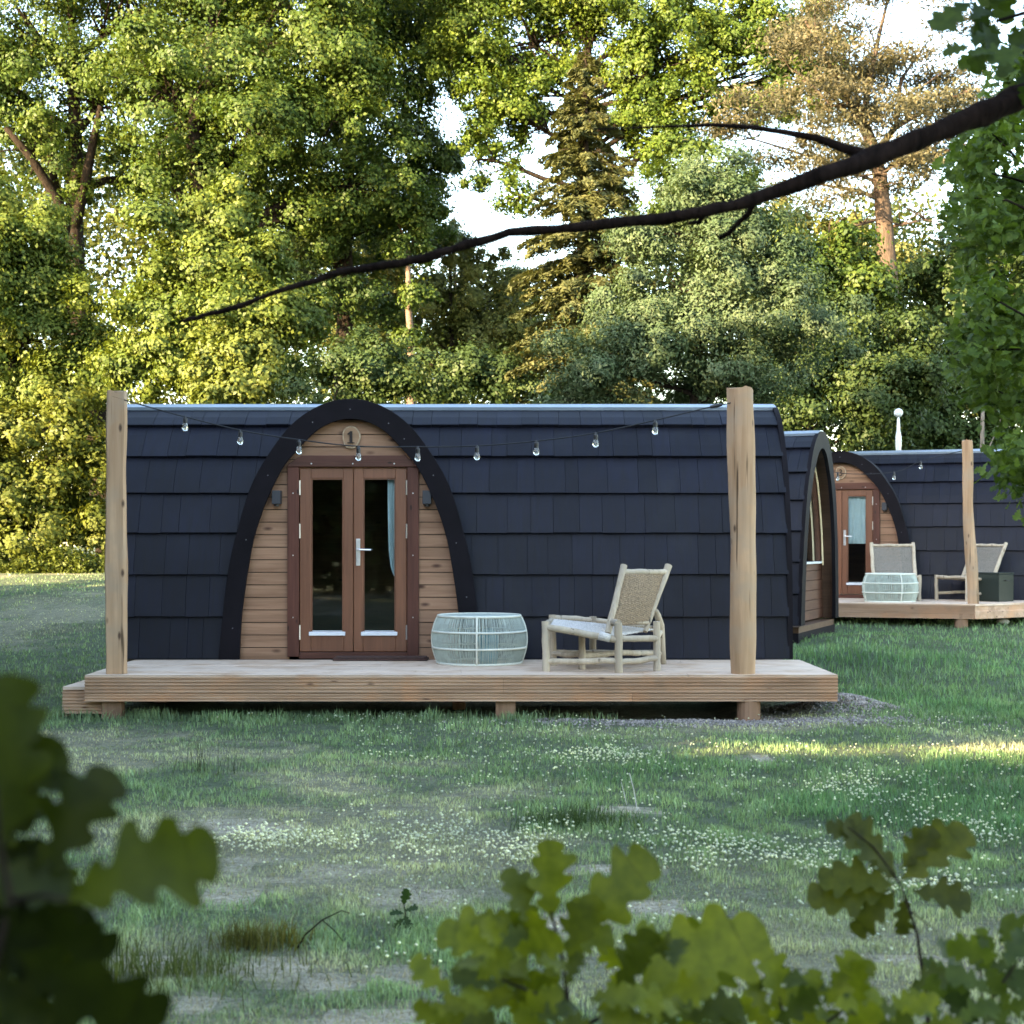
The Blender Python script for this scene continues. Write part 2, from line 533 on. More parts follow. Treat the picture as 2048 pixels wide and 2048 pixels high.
# ------------------------------------------------------------------ cabin profile
OUT_P = [(1.267, 0), (1.236, .32), (1.204, .63), (1.16, .93), (1.10, 1.19), (1.0, 1.54), (.917, 1.75), (.80, 1.95), (.645, 2.17), (.50, 2.315), (.33, 2.425), (.16, 2.488), (0, 2.506)]
IN_P = [(1.064, 0), (1.055, .25), (1.036, .49), (.985, .85), (.92, 1.19), (.80, 1.54), (.644, 1.85), (.52, 2.0), (.37, 2.16), (.25, 2.245), (.12, 2.298), (0, 2.312)]


def smooth_curve(pts, n):
    pts = [Vector((p[0], p[1])) for p in pts]
    ext = [pts[0] * 2 - pts[1]] + pts + [Vector((-pts[-2].x, pts[-2].y))]
    out = []
    for i in range(1, len(ext) - 2):
        for k in range(8):
            t = k / 8
            p0, p1, p2, p3 = ext[i - 1:i + 3]
            out.append(.5 * ((2 * p1) + (p2 - p0) * t + (2 * p0 - 5 * p1 + 4 * p2 - p3) * t * t + (3 * p1 - p0 - 3 * p2 + p3) * t ** 3))
    out.append(pts[-1])
    d = [0]
    for a, b in zip(out, out[1:]): d.append(d[-1] + (b - a).length)
    xs = np.interp(np.linspace(0, d[-1], n), d, [p.x for p in out]); ys = np.interp(np.linspace(0, d[-1], n), d, [p.y for p in out])
    return list(zip(xs.tolist(), ys.tolist())), d[-1]


OUTC, OUT_LEN = smooth_curve(OUT_P, 90)
INC, IN_LEN = smooth_curve(IN_P, 60)
_oh = [p[1] for p in OUTC]; _ow = [p[0] for p in OUTC]
_ih = [p[1] for p in INC]; _iw = [p[0] for p in INC]


def w_out(h): return float(np.interp(h, _oh, _ow, right=-.001))
def w_in(h): return float(np.interp(h, _ih, _iw, right=-.001))


HB = 1.27            # half depth of the main vault
HS = 2.53 / 2.506    # its height against the porch arch


def prof(s, off=0.0):
    """main vault: arc length s from the base -> (depth from the front base plane, height), pushed out by off"""
    s = min(max(s, 0), OUT_LEN)
    i = s / OUT_LEN * (len(OUTC) - 1)
    a = int(min(math.floor(i), len(OUTC) - 2)); t = i - a
    w = OUTC[a][0] * (1 - t) + OUTC[a + 1][0] * t; h = OUTC[a][1] * (1 - t) + OUTC[a + 1][1] * t
    tx = OUTC[a + 1][0] - OUTC[a][0]; th = OUTC[a + 1][1] - OUTC[a][1]
    l = math.hypot(tx, th)
    nw, nh = th / l, -tx / l
    w += nw * off; h += nh * off
    return HB - w, h * HS


XL, XR = -2.27, 4.23


def x_end(side, h):
    return XL - .19 * h / 2.5 if side < 0 else XR + .03 * h / 2.5


def arch_board(mb, outer, inner, mp, n=44):
    """plate between two arch curves; mp(u, h, t) places it"""
    o = smooth_curve(outer, n)[0]; i = smooth_curve(inner, n)[0]
    o = o + [(-u, h) for u, h in reversed(o[:-1])]; i = i + [(-u, h) for u, h in reversed(i[:-1])]
    k = len(o)
    v = []
    for t in (0, 1):
        v += [mp(u, h, t) for u, h in o] + [mp(u, h, t) for u, h in i]
    f = []
    for j in range(k - 1):
        f.append((j, j + 1, k + j + 1, k + j))
        f.append((2 * k + j + 1, 2 * k + j, 3 * k + j, 3 * k + j + 1))
        f.append((j + 1, j, 2 * k + j, 2 * k + j + 1))
        f.append((k + j, k + j + 1, 3 * k + j + 1, 3 * k + j))
    for j in (0, k - 1):
        f.append((j, k + j, 3 * k + j, 2 * k + j) if j == 0 else (k + j, j, 2 * k + j, 3 * k + j))
    mb.add(v, f)


def numeral_mesh(d):
    mb = MB()
    mp = lambda u, h, t: (u, -.012 + .006 * t - .006, h)
    if d == '1':
        mb.prism([(-.014, -.052), (.014, -.052), (.014, .055), (-.004, .055), (-.036, .030), (-.030, .018), (-.014, .026)], mp)
        mb.prism([(-.034, -.062), (.034, -.062), (.034, -.0525), (-.034, -.0525)], mp)
    else:
        for cy, r in ((.028, .026), (-.028, .032)):
            a0, a1 = math.radians(150 if cy > 0 else 90), math.radians(-90 if cy > 0 else -150)
            pts = [(r * math.cos(a0 + (a1 - a0) * k / 12), cy + r * math.sin(a0 + (a1 - a0) * k / 12)) for k in range(13)]
            q = [(p[0] * 1.0, p[1]) for p in pts] + [((r - .014) / r * p[0], cy + (r - .014) / r * (p[1] - cy)) for p in reversed(pts)]
            for k in range(12):
                mb.prism([q[k], q[k + 1], q[24 - k], q[25 - k]], mp)
    return mb


def make_cabin(name, label, loc, rotz, group):
    root = thing(name, label, 'cabin', loc, rotz, group)
    # --- roof tiles in seven overlapping courses on both slopes
    n_rows = 7
    cap_s = OUT_LEN - .22
    step = cap_s / n_rows
    for back in (False, True):
        roof = MB(); tints = []
        for r in range(n_rows):
            s0, s1 = r * step, (r + 1) * step + .03
            sub = [s0, s0 + .02, s0 + (s1 - s0) * .33, s0 + (s1 - s0) * .66, s1]
            x = -2.7 - rnd.random() * .2
            while x < 4.4:
                w = rnd.choice((.13, .17, .20, .22, .25, .28)) + rnd.random() * .03
                a, b = x + .0015, x + w - .0015
                x += w
                lift = rnd.uniform(-.004, .005)
                sag = rnd.uniform(-.003, .003)
                cols = [[], []]; wid = 0
                for q in sub:
                    k = (q - s0) / (s1 - s0)
                    off = (.040 + lift) * (1 - k) + .004
                    qq = q + sag * (1 - k)
                    y, h = prof(qq, off)
                    aa, bb = max(a, x_end(-1, h)), min(b, x_end(1, h))
                    if not back and h < 2.5:
                        wa = max(0, w_out(h) - .09)
                        if wa > 0.02:
                            if (a + b) / 2 > 0: aa, bb = max(aa, wa), max(bb, wa)
                            else: aa, bb = min(aa, -wa), min(bb, -wa)
                    bb = max(bb, aa)
                    wid = max(wid, bb - aa)
                    yb, hb_ = prof(qq, -.004)
                    if back: y, yb = 2 * HB - y, 2 * HB - yb
                    cols[0].append(((aa, y, h), (bb, y, h))); cols[1].append(((aa, yb, hb_), (bb, yb, hb_)))
                if wid < .006: continue
                n = len(sub); v = []
                for g in cols:
                    for pa, pb in g: v += [pa, pb]
                f = []
                for i in range(n - 1):
                    f.append((2 * i, 2 * i + 1, 2 * i + 3, 2 * i + 2))
                    f.append((2 * n + 2 * i, 2 * i, 2 * i + 2, 2 * n + 2 * i + 2))
                    f.append((2 * i + 1, 2 * n + 2 * i + 1, 2 * n + 2 * i + 3, 2 * i + 3))
                f.append((0, 2 * n, 2 * n + 1, 1))
                roof.add(v, [tuple(reversed(q)) for q in f] if back else f)
                tints += [rnd.uniform(.78, 1.28)] * len(f)
        ro_ = roof.build('roof_slope', M['tile'], root)
        at = ro_.data.attributes.new('tint', 'FLOAT', 'FACE'); at.data.foreach_set('value', tints)
    # --- black underlay and the wooden inner lining
    for nm, off, mat in (('underlay', -.012, M['underlay']), ('lining', -.07, M['inner_wood'])):
        mb = MB()
        K = 34
        hole = 0.0 if nm == 'underlay' else -.06
        for back in (False, True):
            rows = []
            for i in range(K + 1):
                y, h = prof(OUT_LEN * i / K, off)
                if back: y = 2 * HB - y
                wa = max(0, w_out(h) - .10 + hole) if not back else 0
                a, b = x_end(-1, h) + .01, x_end(1, h) - (.01)
                rows.append([(a, y, h), (-wa, y, h), (wa, y, h), (b, y, h)])
            for i in range(K):
                p, q = rows[i], rows[i + 1]
                mb.add([p[0], p[1], q[1], q[0]], [(0, 1, 2, 3)])
                mb.add([p[2], p[3], q[3], q[2]], [(0, 1, 2, 3)])
                if back: mb.add([p[1], p[2], q[2], q[1]], [(0, 1, 2, 3)])
        mb.build(nm, mat, root, True)
    # --- ridge cap
    mb = MB()
    K = 6
    for i in range(2 * K):
        sa = OUT_LEN - .27 + .27 * i / K; sb = OUT_LEN - .27 + .27 * (i + 1) / K
        def cp(s, o):
            if s <= OUT_LEN: return prof(s, o)
            y, h = prof(2 * OUT_LEN - s, o); return 2 * HB - y, h
        (ya, ha), (yb, hb_) = cp(sa, .046), cp(sb, .046)
        a, b = x_end(-1, 2.5) - .02, x_end(1, 2.5) + .02
        (yc, hc), (yd, hd) = cp(sa, .012), cp(sb, .012)
        mb.add([(a, ya, ha), (b, ya, ha), (b, yb, hb_), (a, yb, hb_), (a, yc, hc), (b, yc, hc), (b, yd, hd), (a, yd, hd)],
               [(0, 1, 2, 3), (7, 6, 5, 4), (0, 4, 5, 1), (2, 6, 7, 3), (1, 5, 6, 2), (3, 7, 4, 0)])
    mb.build('ridge_cap', M['ridge'], root)
    # --- porch: vault, arch board, bolts
    mb = MB()
    op = [(w - .012, h) for w, h in OUT_P[:-1]] + [(0, OUT_P[-1][1] - .012)]
    ip = [(max(0, w - .06), h) for w, h in OUT_P[:-1]] + [(0, OUT_P[-1][1] - .06)]
    arch_board(mb, op, ip, lambda u, h, t: (u, -.03 + t * (HB + .02), h))
    mb.build('porch_roof', M['underlay'], root, False)
    mb = MB()
    arch_board(mb, OUT_P, IN_P, lambda u, h, t: (u, -.075 + t * .045, h))
    ab = mb.build('arch_board', M['black_trim'], root, False, .004)
    for u, h in ((0, 2.405), (.37, 2.27), (-.36, 2.28), (.52, 2.12), (.80, 1.77), (-.79, 1.77), (1.02, 1.12), (-1.0, 1.15), (-1.13, .3), (1.12, .6)):
        mb = MB(); mb.tube([(u, -.080, h), (u, -.07, h)], .0055, 8)
        mb.build('bolt', M['bolt'], ab)
    # --- front wall: horizontal boards round the door
    CX = .02
    mb = MB(); k = 0; h = -.015
    while h < 2.30:
        h1 = min(h + .1215, 2.31)
        a, b = h + .004, h1 - .004
        segs = 4 if h > 1.8 else 1
        y0 = .045 + rnd.uniform(-.002, .002)
        m = lambda u, hh, t: (u, y0 + t * .02, hh)
        wa = lambda q: max(0.0, w_in(max(0, q)) + .03) if q < 2.31 else .03
        poly_r = [(wa(a + (b - a) * i / segs), a + (b - a) * i / segs) for i in range(segs + 1)]
        if b < 1.88:
            f = CX + .625; g = CX - .625
            mb.prism([(f, a)] + poly_r + [(f, b)], m)
            mb.prism([(g, b)] + [(-u, q) for u, q in reversed(poly_r)] + [(g, a)], m)
        else:
            mb.prism([(-u, q) for u, q in poly_r[:1]] + poly_r + [(-u, q) for u, q in reversed(poly_r[1:])], m)
        h = h1
    fw = mb.build('front_wall', M['clad'], root, False, .003)
    mb = MB()
    K = 40
    for sgn in (1, -1):
        for i in range(K):
            a, b = 2.3 * i / K, 2.3 * (i + 1) / K
            la = .60 if a < 1.86 else 0
            mb.prism([(sgn * la, a), (sgn * (w_in(a) + .06), a), (sgn * (w_in(b) + .06), b), (sgn * la, b)], lambda u, hh, t: (u + CX * 0, .072 + t * .02, hh))
    mb.build('wall_backing', M['underlay'], root)
    # --- door frame
    for xa in (CX - .635, CX + .523):
        mb = MB(); mb.box(xa, xa + .112, .0, .10, .02, 1.852)
        jamb = mb.build('door_jamb', M['frame_wood'], root, False, .004)
        for h in (.4, 1.0, 1.6):
            mb = MB(); mb.tube([(xa + .056, -.006, h), (xa + .056, .004, h)], .006, 8)
            mb.build('screw', M['steel'], jamb)
    mb = MB()
    mb.prism([(CX - .645, 1.855), (CX + .645, 1.855), (CX + .62, 1.885), (CX + .50, 1.965), (CX - .50, 1.965), (CX - .62, 1.885)], lambda u, hh, t: (u, -.012 + t * .11, hh))
    df = mb.build('lintel', M['frame_wood_x'], root, False, .004)
    mb = MB()
    mb.box(CX - .521, CX + .521, .012, .12, .0, .062)
    mb.build('threshold', M['frame_wood_x'], root, False, .004)
    for u in (-.4, 0, .4):
        mb = MB(); mb.tube([(CX + u, -.018, 1.885), (CX + u, -.008, 1.885)], .007, 8)
        mb.build('screw', M['steel'], df)
    # --- two door leaves
    for sgn in (-1, 1):
        a, b = (CX - .517, CX - .003) if sgn < 0 else (CX + .003, CX + .517)
        ga, gb = (a + .108, b - .092) if sgn < 0 else (a + .092, b - .108)
        lo, hi, glo, ghi = .068, 1.842, .265, 1.745
        mb = MB()
        mb.box(a, ga, .022, .070, lo, hi); mb.box(gb, b, .022, .070, lo, hi)
        mb.box(ga + .0005, gb - .0005, .0235, .069, lo, glo); mb.box(ga + .0005, gb - .0005, .0235, .069, ghi, hi)
        leaf = mb.build('door', M['door_wood'], root, False, .005)
        e = .012
        for bb_ in ((ga, ga + e, .032, .06, glo, ghi), (gb - e, gb, .032, .06, glo, ghi), (ga + e, gb - e, .033, .06, ghi - e, ghi)):
            mb = MB(); mb.box(*bb_)
            mb.build('glazing_bead', M['door_wood'], leaf)
        mb = MB(); mb.box(ga + e, gb - e, .046, .052, glo, ghi - e)
        mb.build('glass', M['glass'], leaf)
        mb = MB(); mb.prism([(.024 - .022, glo - .040), (.024 - .022, glo - .012), (.05, glo + .006), (.05, glo - .030)], lambda u, hh, t: (ga - .018 + t * (gb - ga + .036), u, hh))
        mb.build('weather_bar', M['white_alu'], leaf)
        xo = a if sgn < 0 else b
        for hh in (.22, 1.20, 1.62):
            mb = MB(); mb.tube([(xo, .014, hh - .035), (xo, .014, hh + .105)], .009, 8)
            mb.build('hinge', M['steel'], leaf)
        if sgn > 0:
            mb = MB()
            hx = a + .045
            mb.box(hx - .020, hx + .020, .010, .021, .90, 1.16)
            mb.tube([(hx, .02, 1.055), (hx, -.035, 1.055)], .010, 10)
            mb.tube([(hx - .004, -.035, 1.055), (hx + .02, -.040, 1.056), (hx + .13, -.036, 1.053)], .009, 10)
            mb.tube([(hx, .012, .95), (hx, .0, .95)], .009, 10)
            mb.build('handle', M['steel'], leaf, False, .003)
    # --- wall lamps
    for u in (-.715, .735):
        mb = MB()
        mb.box(u - .042, u + .042, -.055, .043, 1.495, 1.625)
        lp = mb.build('wall_lamp', M['grey_metal'], root, False, .004)
        mb = MB(); mb.tube([(u, -.012, 1.493), (u, -.012, 1.472)], .026, 14)
        mb.build('lens', M['black'], lp)
    # --- number plaque: a slice of branch
    mb = MB()
    pts = []
    for k in range(18):
        a = 2 * math.pi * k / 18
        pts.append((.088 * math.cos(a) * (1 + .07 * math.sin(3 * a + 1)), 2.142 + .116 * math.sin(a) * (1 + .05 * math.cos(2 * a))))
    mb.prism(pts, lambda u, h, t: (u, .012 + t * .028, h))
    pl = mb.build('number_plaque', M['bark_rim'], root, False, .006)
    mb = MB()
    mb.prism([(u * .86, 2.142 + (h - 2.142) * .88) for u, h in pts], lambda u, h, t: (u, .0085 + t * .01, h))
    mb.build('slice_face', M['slice'], pl)
    # --- ends: left wall plain, right end a recessed window under a black arch board
    mb = MB()
    nrm = [(w - .05, h * HS - .0) for w, h in smooth_curve(OUT_P, 26)[0]]
    poly = nrm + [(-u, h) for u, h in reversed(nrm[:-1])]
    mb.prism([(u, min(h, 2.46)) for u, h in poly], lambda u, h, t: (x_end(-1, h) + .05 + t * .04, HB + u, h))
    mb.build('end_wall', M['end_wood'], root)
    mb = MB()
    arch_board(mb, [(w + .036, h * HS + (.036 if w < .5 else .02 * h)) for w, h in OUT_P], [(max(0, w - .12), h * HS - (.15 if w < .05 else .0)) for w, h in OUT_P[:-1]] + [(0, 2.37)],
               lambda u, h, t: (x_end(-1, h) - .025 + t * .04, HB + u, h))
    mb.build('verge_board', M['black_trim'], root)
    mb = MB()
    arch_board(mb, [(w + .036, h * HS + .03 * h / 2.5) for w, h in OUT_P], [(w, h * HS) for w, h in IN_P], lambda u, h, t: (x_end(1, h) - .015 + t * .05, HB + u, h))
    mb.build('end_arch_board', M['black_trim'], root)
    xe = XR - .20
    mb = MB()
    h = 0
    while h < .76:
        a, b = h + .003, h + .135 - .003
        b = min(b, .77)
        mb.prism([(-w_out(a) + .05, a), (w_out(a) - .05, a), (w_out(b) - .05, b), (-w_out(b) + .05, b)], lambda u, hh, t: (xe + t * .03, HB + u, hh))
        h += .135
    ew = mb.build('glazed_end', M['end_wood'], root, False, .003)
    mb = MB()
    ub = w_in(.76) - .06
    mb.box(xe - .01, xe + .07, HB - ub, HB + ub, .772, .80)
    mb.build('sill', M['white_alu'], ew)
    mb = MB()
    pin = [(max(0, w_in(h) - .05), h * HS) for h in np.linspace(.80, 2.30, 24)]
    pol = pin + [(-u, h) for u, h in reversed(pin[:-1])]
    mb.prism([(u, h) for u, h in pol], lambda u, h, t: (xe + .004 + t * .008, HB + u, h))
    mb.build('end_glass', M['glass'], ew)
    mb = MB()
    fo = [(w_in(h) + .10, h * HS) for h in np.linspace(.802, 2.22, 20)] + [(0.0, 2.42)]
    fi = [(max(.01, w_in(h) - .05), h * HS) for h in np.linspace(.802, 2.16, 20)] + [(0.0, 2.24)]
    arch_board(mb, fo, fi, lambda u, h, t: (xe - .01 + t * .05, HB + u, h))
    mb.build('window_frame', M['end_wood'], ew)
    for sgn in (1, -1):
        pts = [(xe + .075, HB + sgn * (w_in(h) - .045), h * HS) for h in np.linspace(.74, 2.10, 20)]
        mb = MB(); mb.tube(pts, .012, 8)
        mb.build('cover_strip', M['lit_strip'] if sgn > 0 else M['end_wood'], ew)  # only the far strip carries the painted skylight
    # --- floor and base
    mb = MB()
    mb.box(XL + .05, XR - .02, .09, 2 * HB - .05, -.10, -.022)
    mb.build('cabin_floor', M['inner_wood'], root)
    mb = MB()
    mb.box(XL + .03, XR - .01, .03, 2 * HB - .03, -.24, -.102)
    mb.build('base_beam', M['black_trim'], root)
    for px in (XL + .25, (XL + XR) / 2, XR - .16):
        for py in (.14, 2 * HB - .2):
            mb = MB(); mb.box(px - .14, px + .14, py - .13, py + .13, -.62, -.243)
            mb.build('footing_block', M['concrete'], root, False, .008)
    return root, pl


GC = 'dark arched cabins on the lawn'
POD1 = (-1.556, 14.65, .39)
PHI2, PHI3 = math.radians(22.5), math.radians(20)
POD2 = (3.65 - 4.23 * math.cos(PHI2), 19.30 + 4.23 * math.sin(PHI2), .46)
POD3 = (5.61, 25.9, .584)
cab1, plq1 = make_cabin('cabin', 'dark tiled arched cabin numbered 1 with brown double doors, nearest of the three', POD1, 0, GC)
cab2 = dup(cab1, POD2, -PHI2, 'dark tiled cabin half hidden behind the numbered 1 cabin, showing its glazed arched end', GC)
cab3 = dup(cab1, POD3, -PHI3, 'dark tiled cabin numbered 3, farthest back, with a deck of its own', GC)
for cab, num in ((cab1, '1'), (cab3, '3')):
    pl = [c for c in cab.children if c.name.startswith('number_plaque')][0]
    nm = numeral_mesh(num)
    nm.v = [(x, y + .014, z + 2.145) for x, y, z in nm.v]
    nm.build('numeral', M['numeral'], pl)


def to_world(pod, rot, p):
    c, s = math.cos(rot), math.sin(rot)
    return (pod[0] + p[0] * c - p[1] * s, pod[1] + p[0] * s + p[1] * c, pod[2] + p[2])


# curtains hang inside behind the glass
def curtain(name, label, pod, rot, rows, nfold, parent=None):
    """rows: (h, x0, x1)"""
    mb = MB(); K = 24
    vv = []
    for h, a, b in rows:
        for i in range(K + 1):
            t = i / K
            vv.append((a + (b - a) * t, .115 + .012 * math.sin(t * nfold * 2 * math.pi), h))
    for (h, a, b) in rows:
        for i in range(K + 1):
            t = i / K
            vv.append((a + (b - a) * t, .118 + .012 * math.sin(t * nfold * 2 * math.pi), h))
    R = len(rows); off = R * (K + 1); f = []
    for r in range(R - 1):
        for i in range(K):
            q = r * (K + 1) + i
            f.append((q, q + 1, q + K + 2, q + K + 1)); f.append((off + q + K + 1, off + q + K + 2, off + q + 1, off + q))
    mb.add(vv, f)
    o = mb.build(name, M['curtain'], None, True)
    o.location = pod; o.rotation_euler = (0, 0, rot)
    tag(o, label, 'curtain')
    return o


curtain('curtain', 'pale blue curtain tied back behind the right door glass of the numbered 1 cabin', POD1, 0,
        [(1.80, .345, .53), (1.6, .345, .53), (1.3, .348, .53), (1.05, .355, .53), (.9, .372, .53), (.82, .395, .53), (.76, .43, .53), (.70, .445, .53), (.5, .44, .53), (.25, .43, .53)], 4)
curtain('curtain', 'grey blue curtain drawn across the upper door glass of the numbered 3 cabin', POD3, -PHI3,
        [(1.80, .05, .52), (1.3, .05, .52), (1.0, .05, .52), (.93, .05, .52)], 5)

# ------------------------------------------------------------------ decks
def ribbed_board(mb, p0, p1, z0, z1, th, n):
    """grooved fascia board from p0 to p1 (plan), front face to the right-hand side of p0->p1 seen from above"""
    a, b = Vector((p0[0], p0[1])), Vector((p1[0], p1[1]))
    d = (b - a).normalized(); out = Vector((d.y, -d.x))
    prof_ = [(th, z0), (0, z0)]
    st = (z1 - z0) / n
    for i in range(n):
        zb = z0 + i * st
        prof_ += [(0, zb + st * .10), (0, zb + st * .50), (.015, zb + st * .56), (.015, zb + st * .97)]
    prof_ += [(0, z1), (th, z1)]
    k = len(prof_)
    v = [(*(q - out * t), z) for q in (a, b) for t, z in prof_]
    f = [tuple(range(k - 1, -1, -1)), tuple(range(k, 2 * k))] + [(i, (i + 1) % k, (i + 1) % k + k, i + k) for i in range(k)]
    mb.add(v, f)


DZ = .39
deck = thing('deck', 'pale timber deck with grooved edge boards in front of the numbered 1 cabin', 'deck', (0, 12.85, 0), 0, 'timber decks')
mb = MB()
y = 0.0
while y < 1.62:
    w = .142
    xs = [-3.62, rnd.uniform(-1.6, -.4), rnd.uniform(.6, 1.6), 2.76]
    for a, b in zip(xs, xs[1:]):
        dz = rnd.uniform(-.0015, .0015)
        mb.box(a + .001, b - .001, y + .002, y + w - .003, DZ - .028 + dz, DZ + dz)
    y += w
mb.build('deck_surface', M['deck'], deck, False, .003)
for (a, b) in ((-3.622, -.075), (-.072, 2.762)):
    mb = MB(); ribbed_board(mb, (a, -.004), (b, -.004), .240, .386, .028, 5)
    mb.build('fascia_board', M['fascia'], deck)
for (a, b) in ((-3.622, 1.02), (1.023, 2.760)):
    mb = MB(); ribbed_board(mb, (a, -.001), (b, -.001), .165, .237, .028, 3)
    mb.build('fascia_board', M['fascia'], deck)
for (x0_, x1_) in ((-3.622, -3.594), (2.734, 2.762)):
    mb = MB(); mb.box(x0_, x1_, .026, 1.70, .17, .360)
    mb.build('side_board', M['fascia'], deck, False, .003)
mb = MB()
for yj in (.10, .85, 1.60): mb.box(-3.58, 2.72, yj - .03, yj + .03, .20, .360)
mb.build('joist', M['post'], deck)
for (cx, w, yj) in ((-3.41, .17, .06), (-.055, .17, .05), (2.02, .2, .10), (-3.3, .12, 1.4), (2.3, .12, 1.4), (-.5, .12, 1.4)):
    mb = MB()
    if cx == 2.02:
        mb.tube([(cx, yj, -.25), (cx, yj, .05), (cx, yj, .198)], [.105, .10, .10], 18)
    else:
        mb.box(cx - w / 2, cx + w / 2, yj, yj + .12, -.25, .198)
    mb.build('support_post', M['post'], deck, False, .006)

step = thing('step', 'low timber step at the left end of the pale deck', 'step', (-3.84, 12.95, 0))
mb = MB()
for i in range(7):
    mb.box(.002, .215, .002 + i * .142, .139 + i * .142, .252, .28)
mb.build('tread', M['deck'], step, False, .003)
mb = MB(); ribbed_board(mb, (0, -.002), (.36, -.002), .05, .250, .028, 7)
mb.build('riser', M['fascia'], step)
mb = MB(); mb.box(.0, .028, .03, .99, .02, .250)
mb.build('side_board', M['fascia'], step)

# far deck (plan polygon in the frame of the numbered 3 cabin)
deck3 = thing('deck', 'timber deck with a cut corner in front of the numbered 3 cabin far right', 'deck', (POD3[0], POD3[1], 0), -PHI3, 'timber decks')
D3 = POD3[2]
poly = [(-2.2, -.02), (-2.2, -2.05), (2.31, -2.07), (3.83, -.02)]
mb = MB()
y = -2.06
while y < -.05:
    t0, t1 = (y + 2.07) / 2.05, (y + .139 + 2.07) / 2.05
    r0, r1 = 2.31 + 1.52 * max(0, t0), 2.31 + 1.52 * min(1, t1)
    mb.add([(-2.2, y, D3 - .028), (r0, y, D3 - .028), (r1, y + .137, D3 - .028), (-2.2, y + .137, D3 - .028), (-2.2, y, D3), (r0, y, D3), (r1, y + .137, D3), (-2.2, y + .137, D3)],
           [(3, 2, 1, 0), (4, 5, 6, 7), (0, 1, 5, 4), (1, 2, 6, 5), (2, 3, 7, 6), (3, 0, 4, 7)])
    y += .142
mb.build('deck_surface', M['deck'], deck3)
for (a, b, z0, z1, n) in (((-2.2, -2.066), (2.31, -2.066), D3 - .15, D3 - .004, 7), ((-2.2, -2.060), (2.30, -2.060), D3 - .225, D3 - .153, 4),
                          ((2.315, -2.062), (3.84, -.02), D3 - .225, D3 - .004, 1)):
    mb = MB(); ribbed_board(mb, a, b, z0, z1, .028, n)
    mb.build('fascia_board', M['fascia'], deck3)
for (a, b) in ((2.10, -1.95), (-.2, -1.95), (3.5, -.4), (-1.9, -1.95)):
    mb = MB(); mb.tube([(a, b, -.1), (a, b, D3 - .03)], .10, 16)
    mb.build('support_post', M['post'], deck3)

# ------------------------------------------------------------------ poles
def pole(label, x, y, z0, z1, r0, r1, lean=(0, 0), flat=None, seed=0, wob=.02):
    rg = random.Random(seed)
    root = MB()
    K = 30; n = 20
    ph = [rg.random() * 6.28 for _ in range(6)]
    b = len(root.v)
    for i in range(K + 1):
        t = i / K
        z = z0 + (z1 - z0) * t
        cx = lean[0] * t + wob * (math.sin(3.1 * t * 2 + ph[0]) + .5 * math.sin(9 * t + ph[1]))
        cy = lean[1] * t + wob * .6 * math.sin(4.2 * t + ph[2])
        r = r0 + (r1 - r0) * t + .0045 * math.sin(11 * t + ph[3]) + .002 * math.sin(27 * t + ph[4])
        for k in range(n):
            a = 2 * math.pi * k / n
            rr = r * (1 + .05 * math.sin(2 * a + ph[5] + 2 * t) + .03 * math.sin(3 * a + 5 * t))
            px, py = rr * math.cos(a), rr * math.sin(a)
            if flat is not None: py = max(py, -flat)
            dz = 0
            if i == K: dz = .012 * math.sin(3 * a + ph[2]) + rg.uniform(-.006, .006)
            root.v.append((cx + px, cy + py, z + dz))
    for i in range(K):
        for k in range(n):
            a = b + i * n + k; c = b + i * n + (k + 1) % n
            root.f.append((a, c, c + n, a + n))
    root.f.append(tuple(b + k for k in range(n - 1, -1, -1)))
    root.f.append(tuple(b + K * n + k for k in range(n)))
    o = root.build('log_pole', M['pole'], None, True)
    o.location = (x, y, 0)
    md = o.modifiers.new('es', 'EDGE_SPLIT'); md.split_angle = math.radians(50)
    return tag(o, label, 'pole', 'log poles standing on the decks')


pole('split log pole with a flat front face at the left end of the pale deck', -3.385, 12.965, DZ + .001, 2.80, .090, .082, (.005, .01), .05, 3, .003)
pole('thick round log pole at the right front of the pale deck', 1.985, 12.975, DZ + .001, 2.83, .110, .112, (-.03, .01), None, 5, .007)
pole('weathered grey log pole on the far deck beside the dark green box', 7.10, 23.36, D3 + .001, 3.10, .085, .075, (-.10, .02), None, 8, .012)


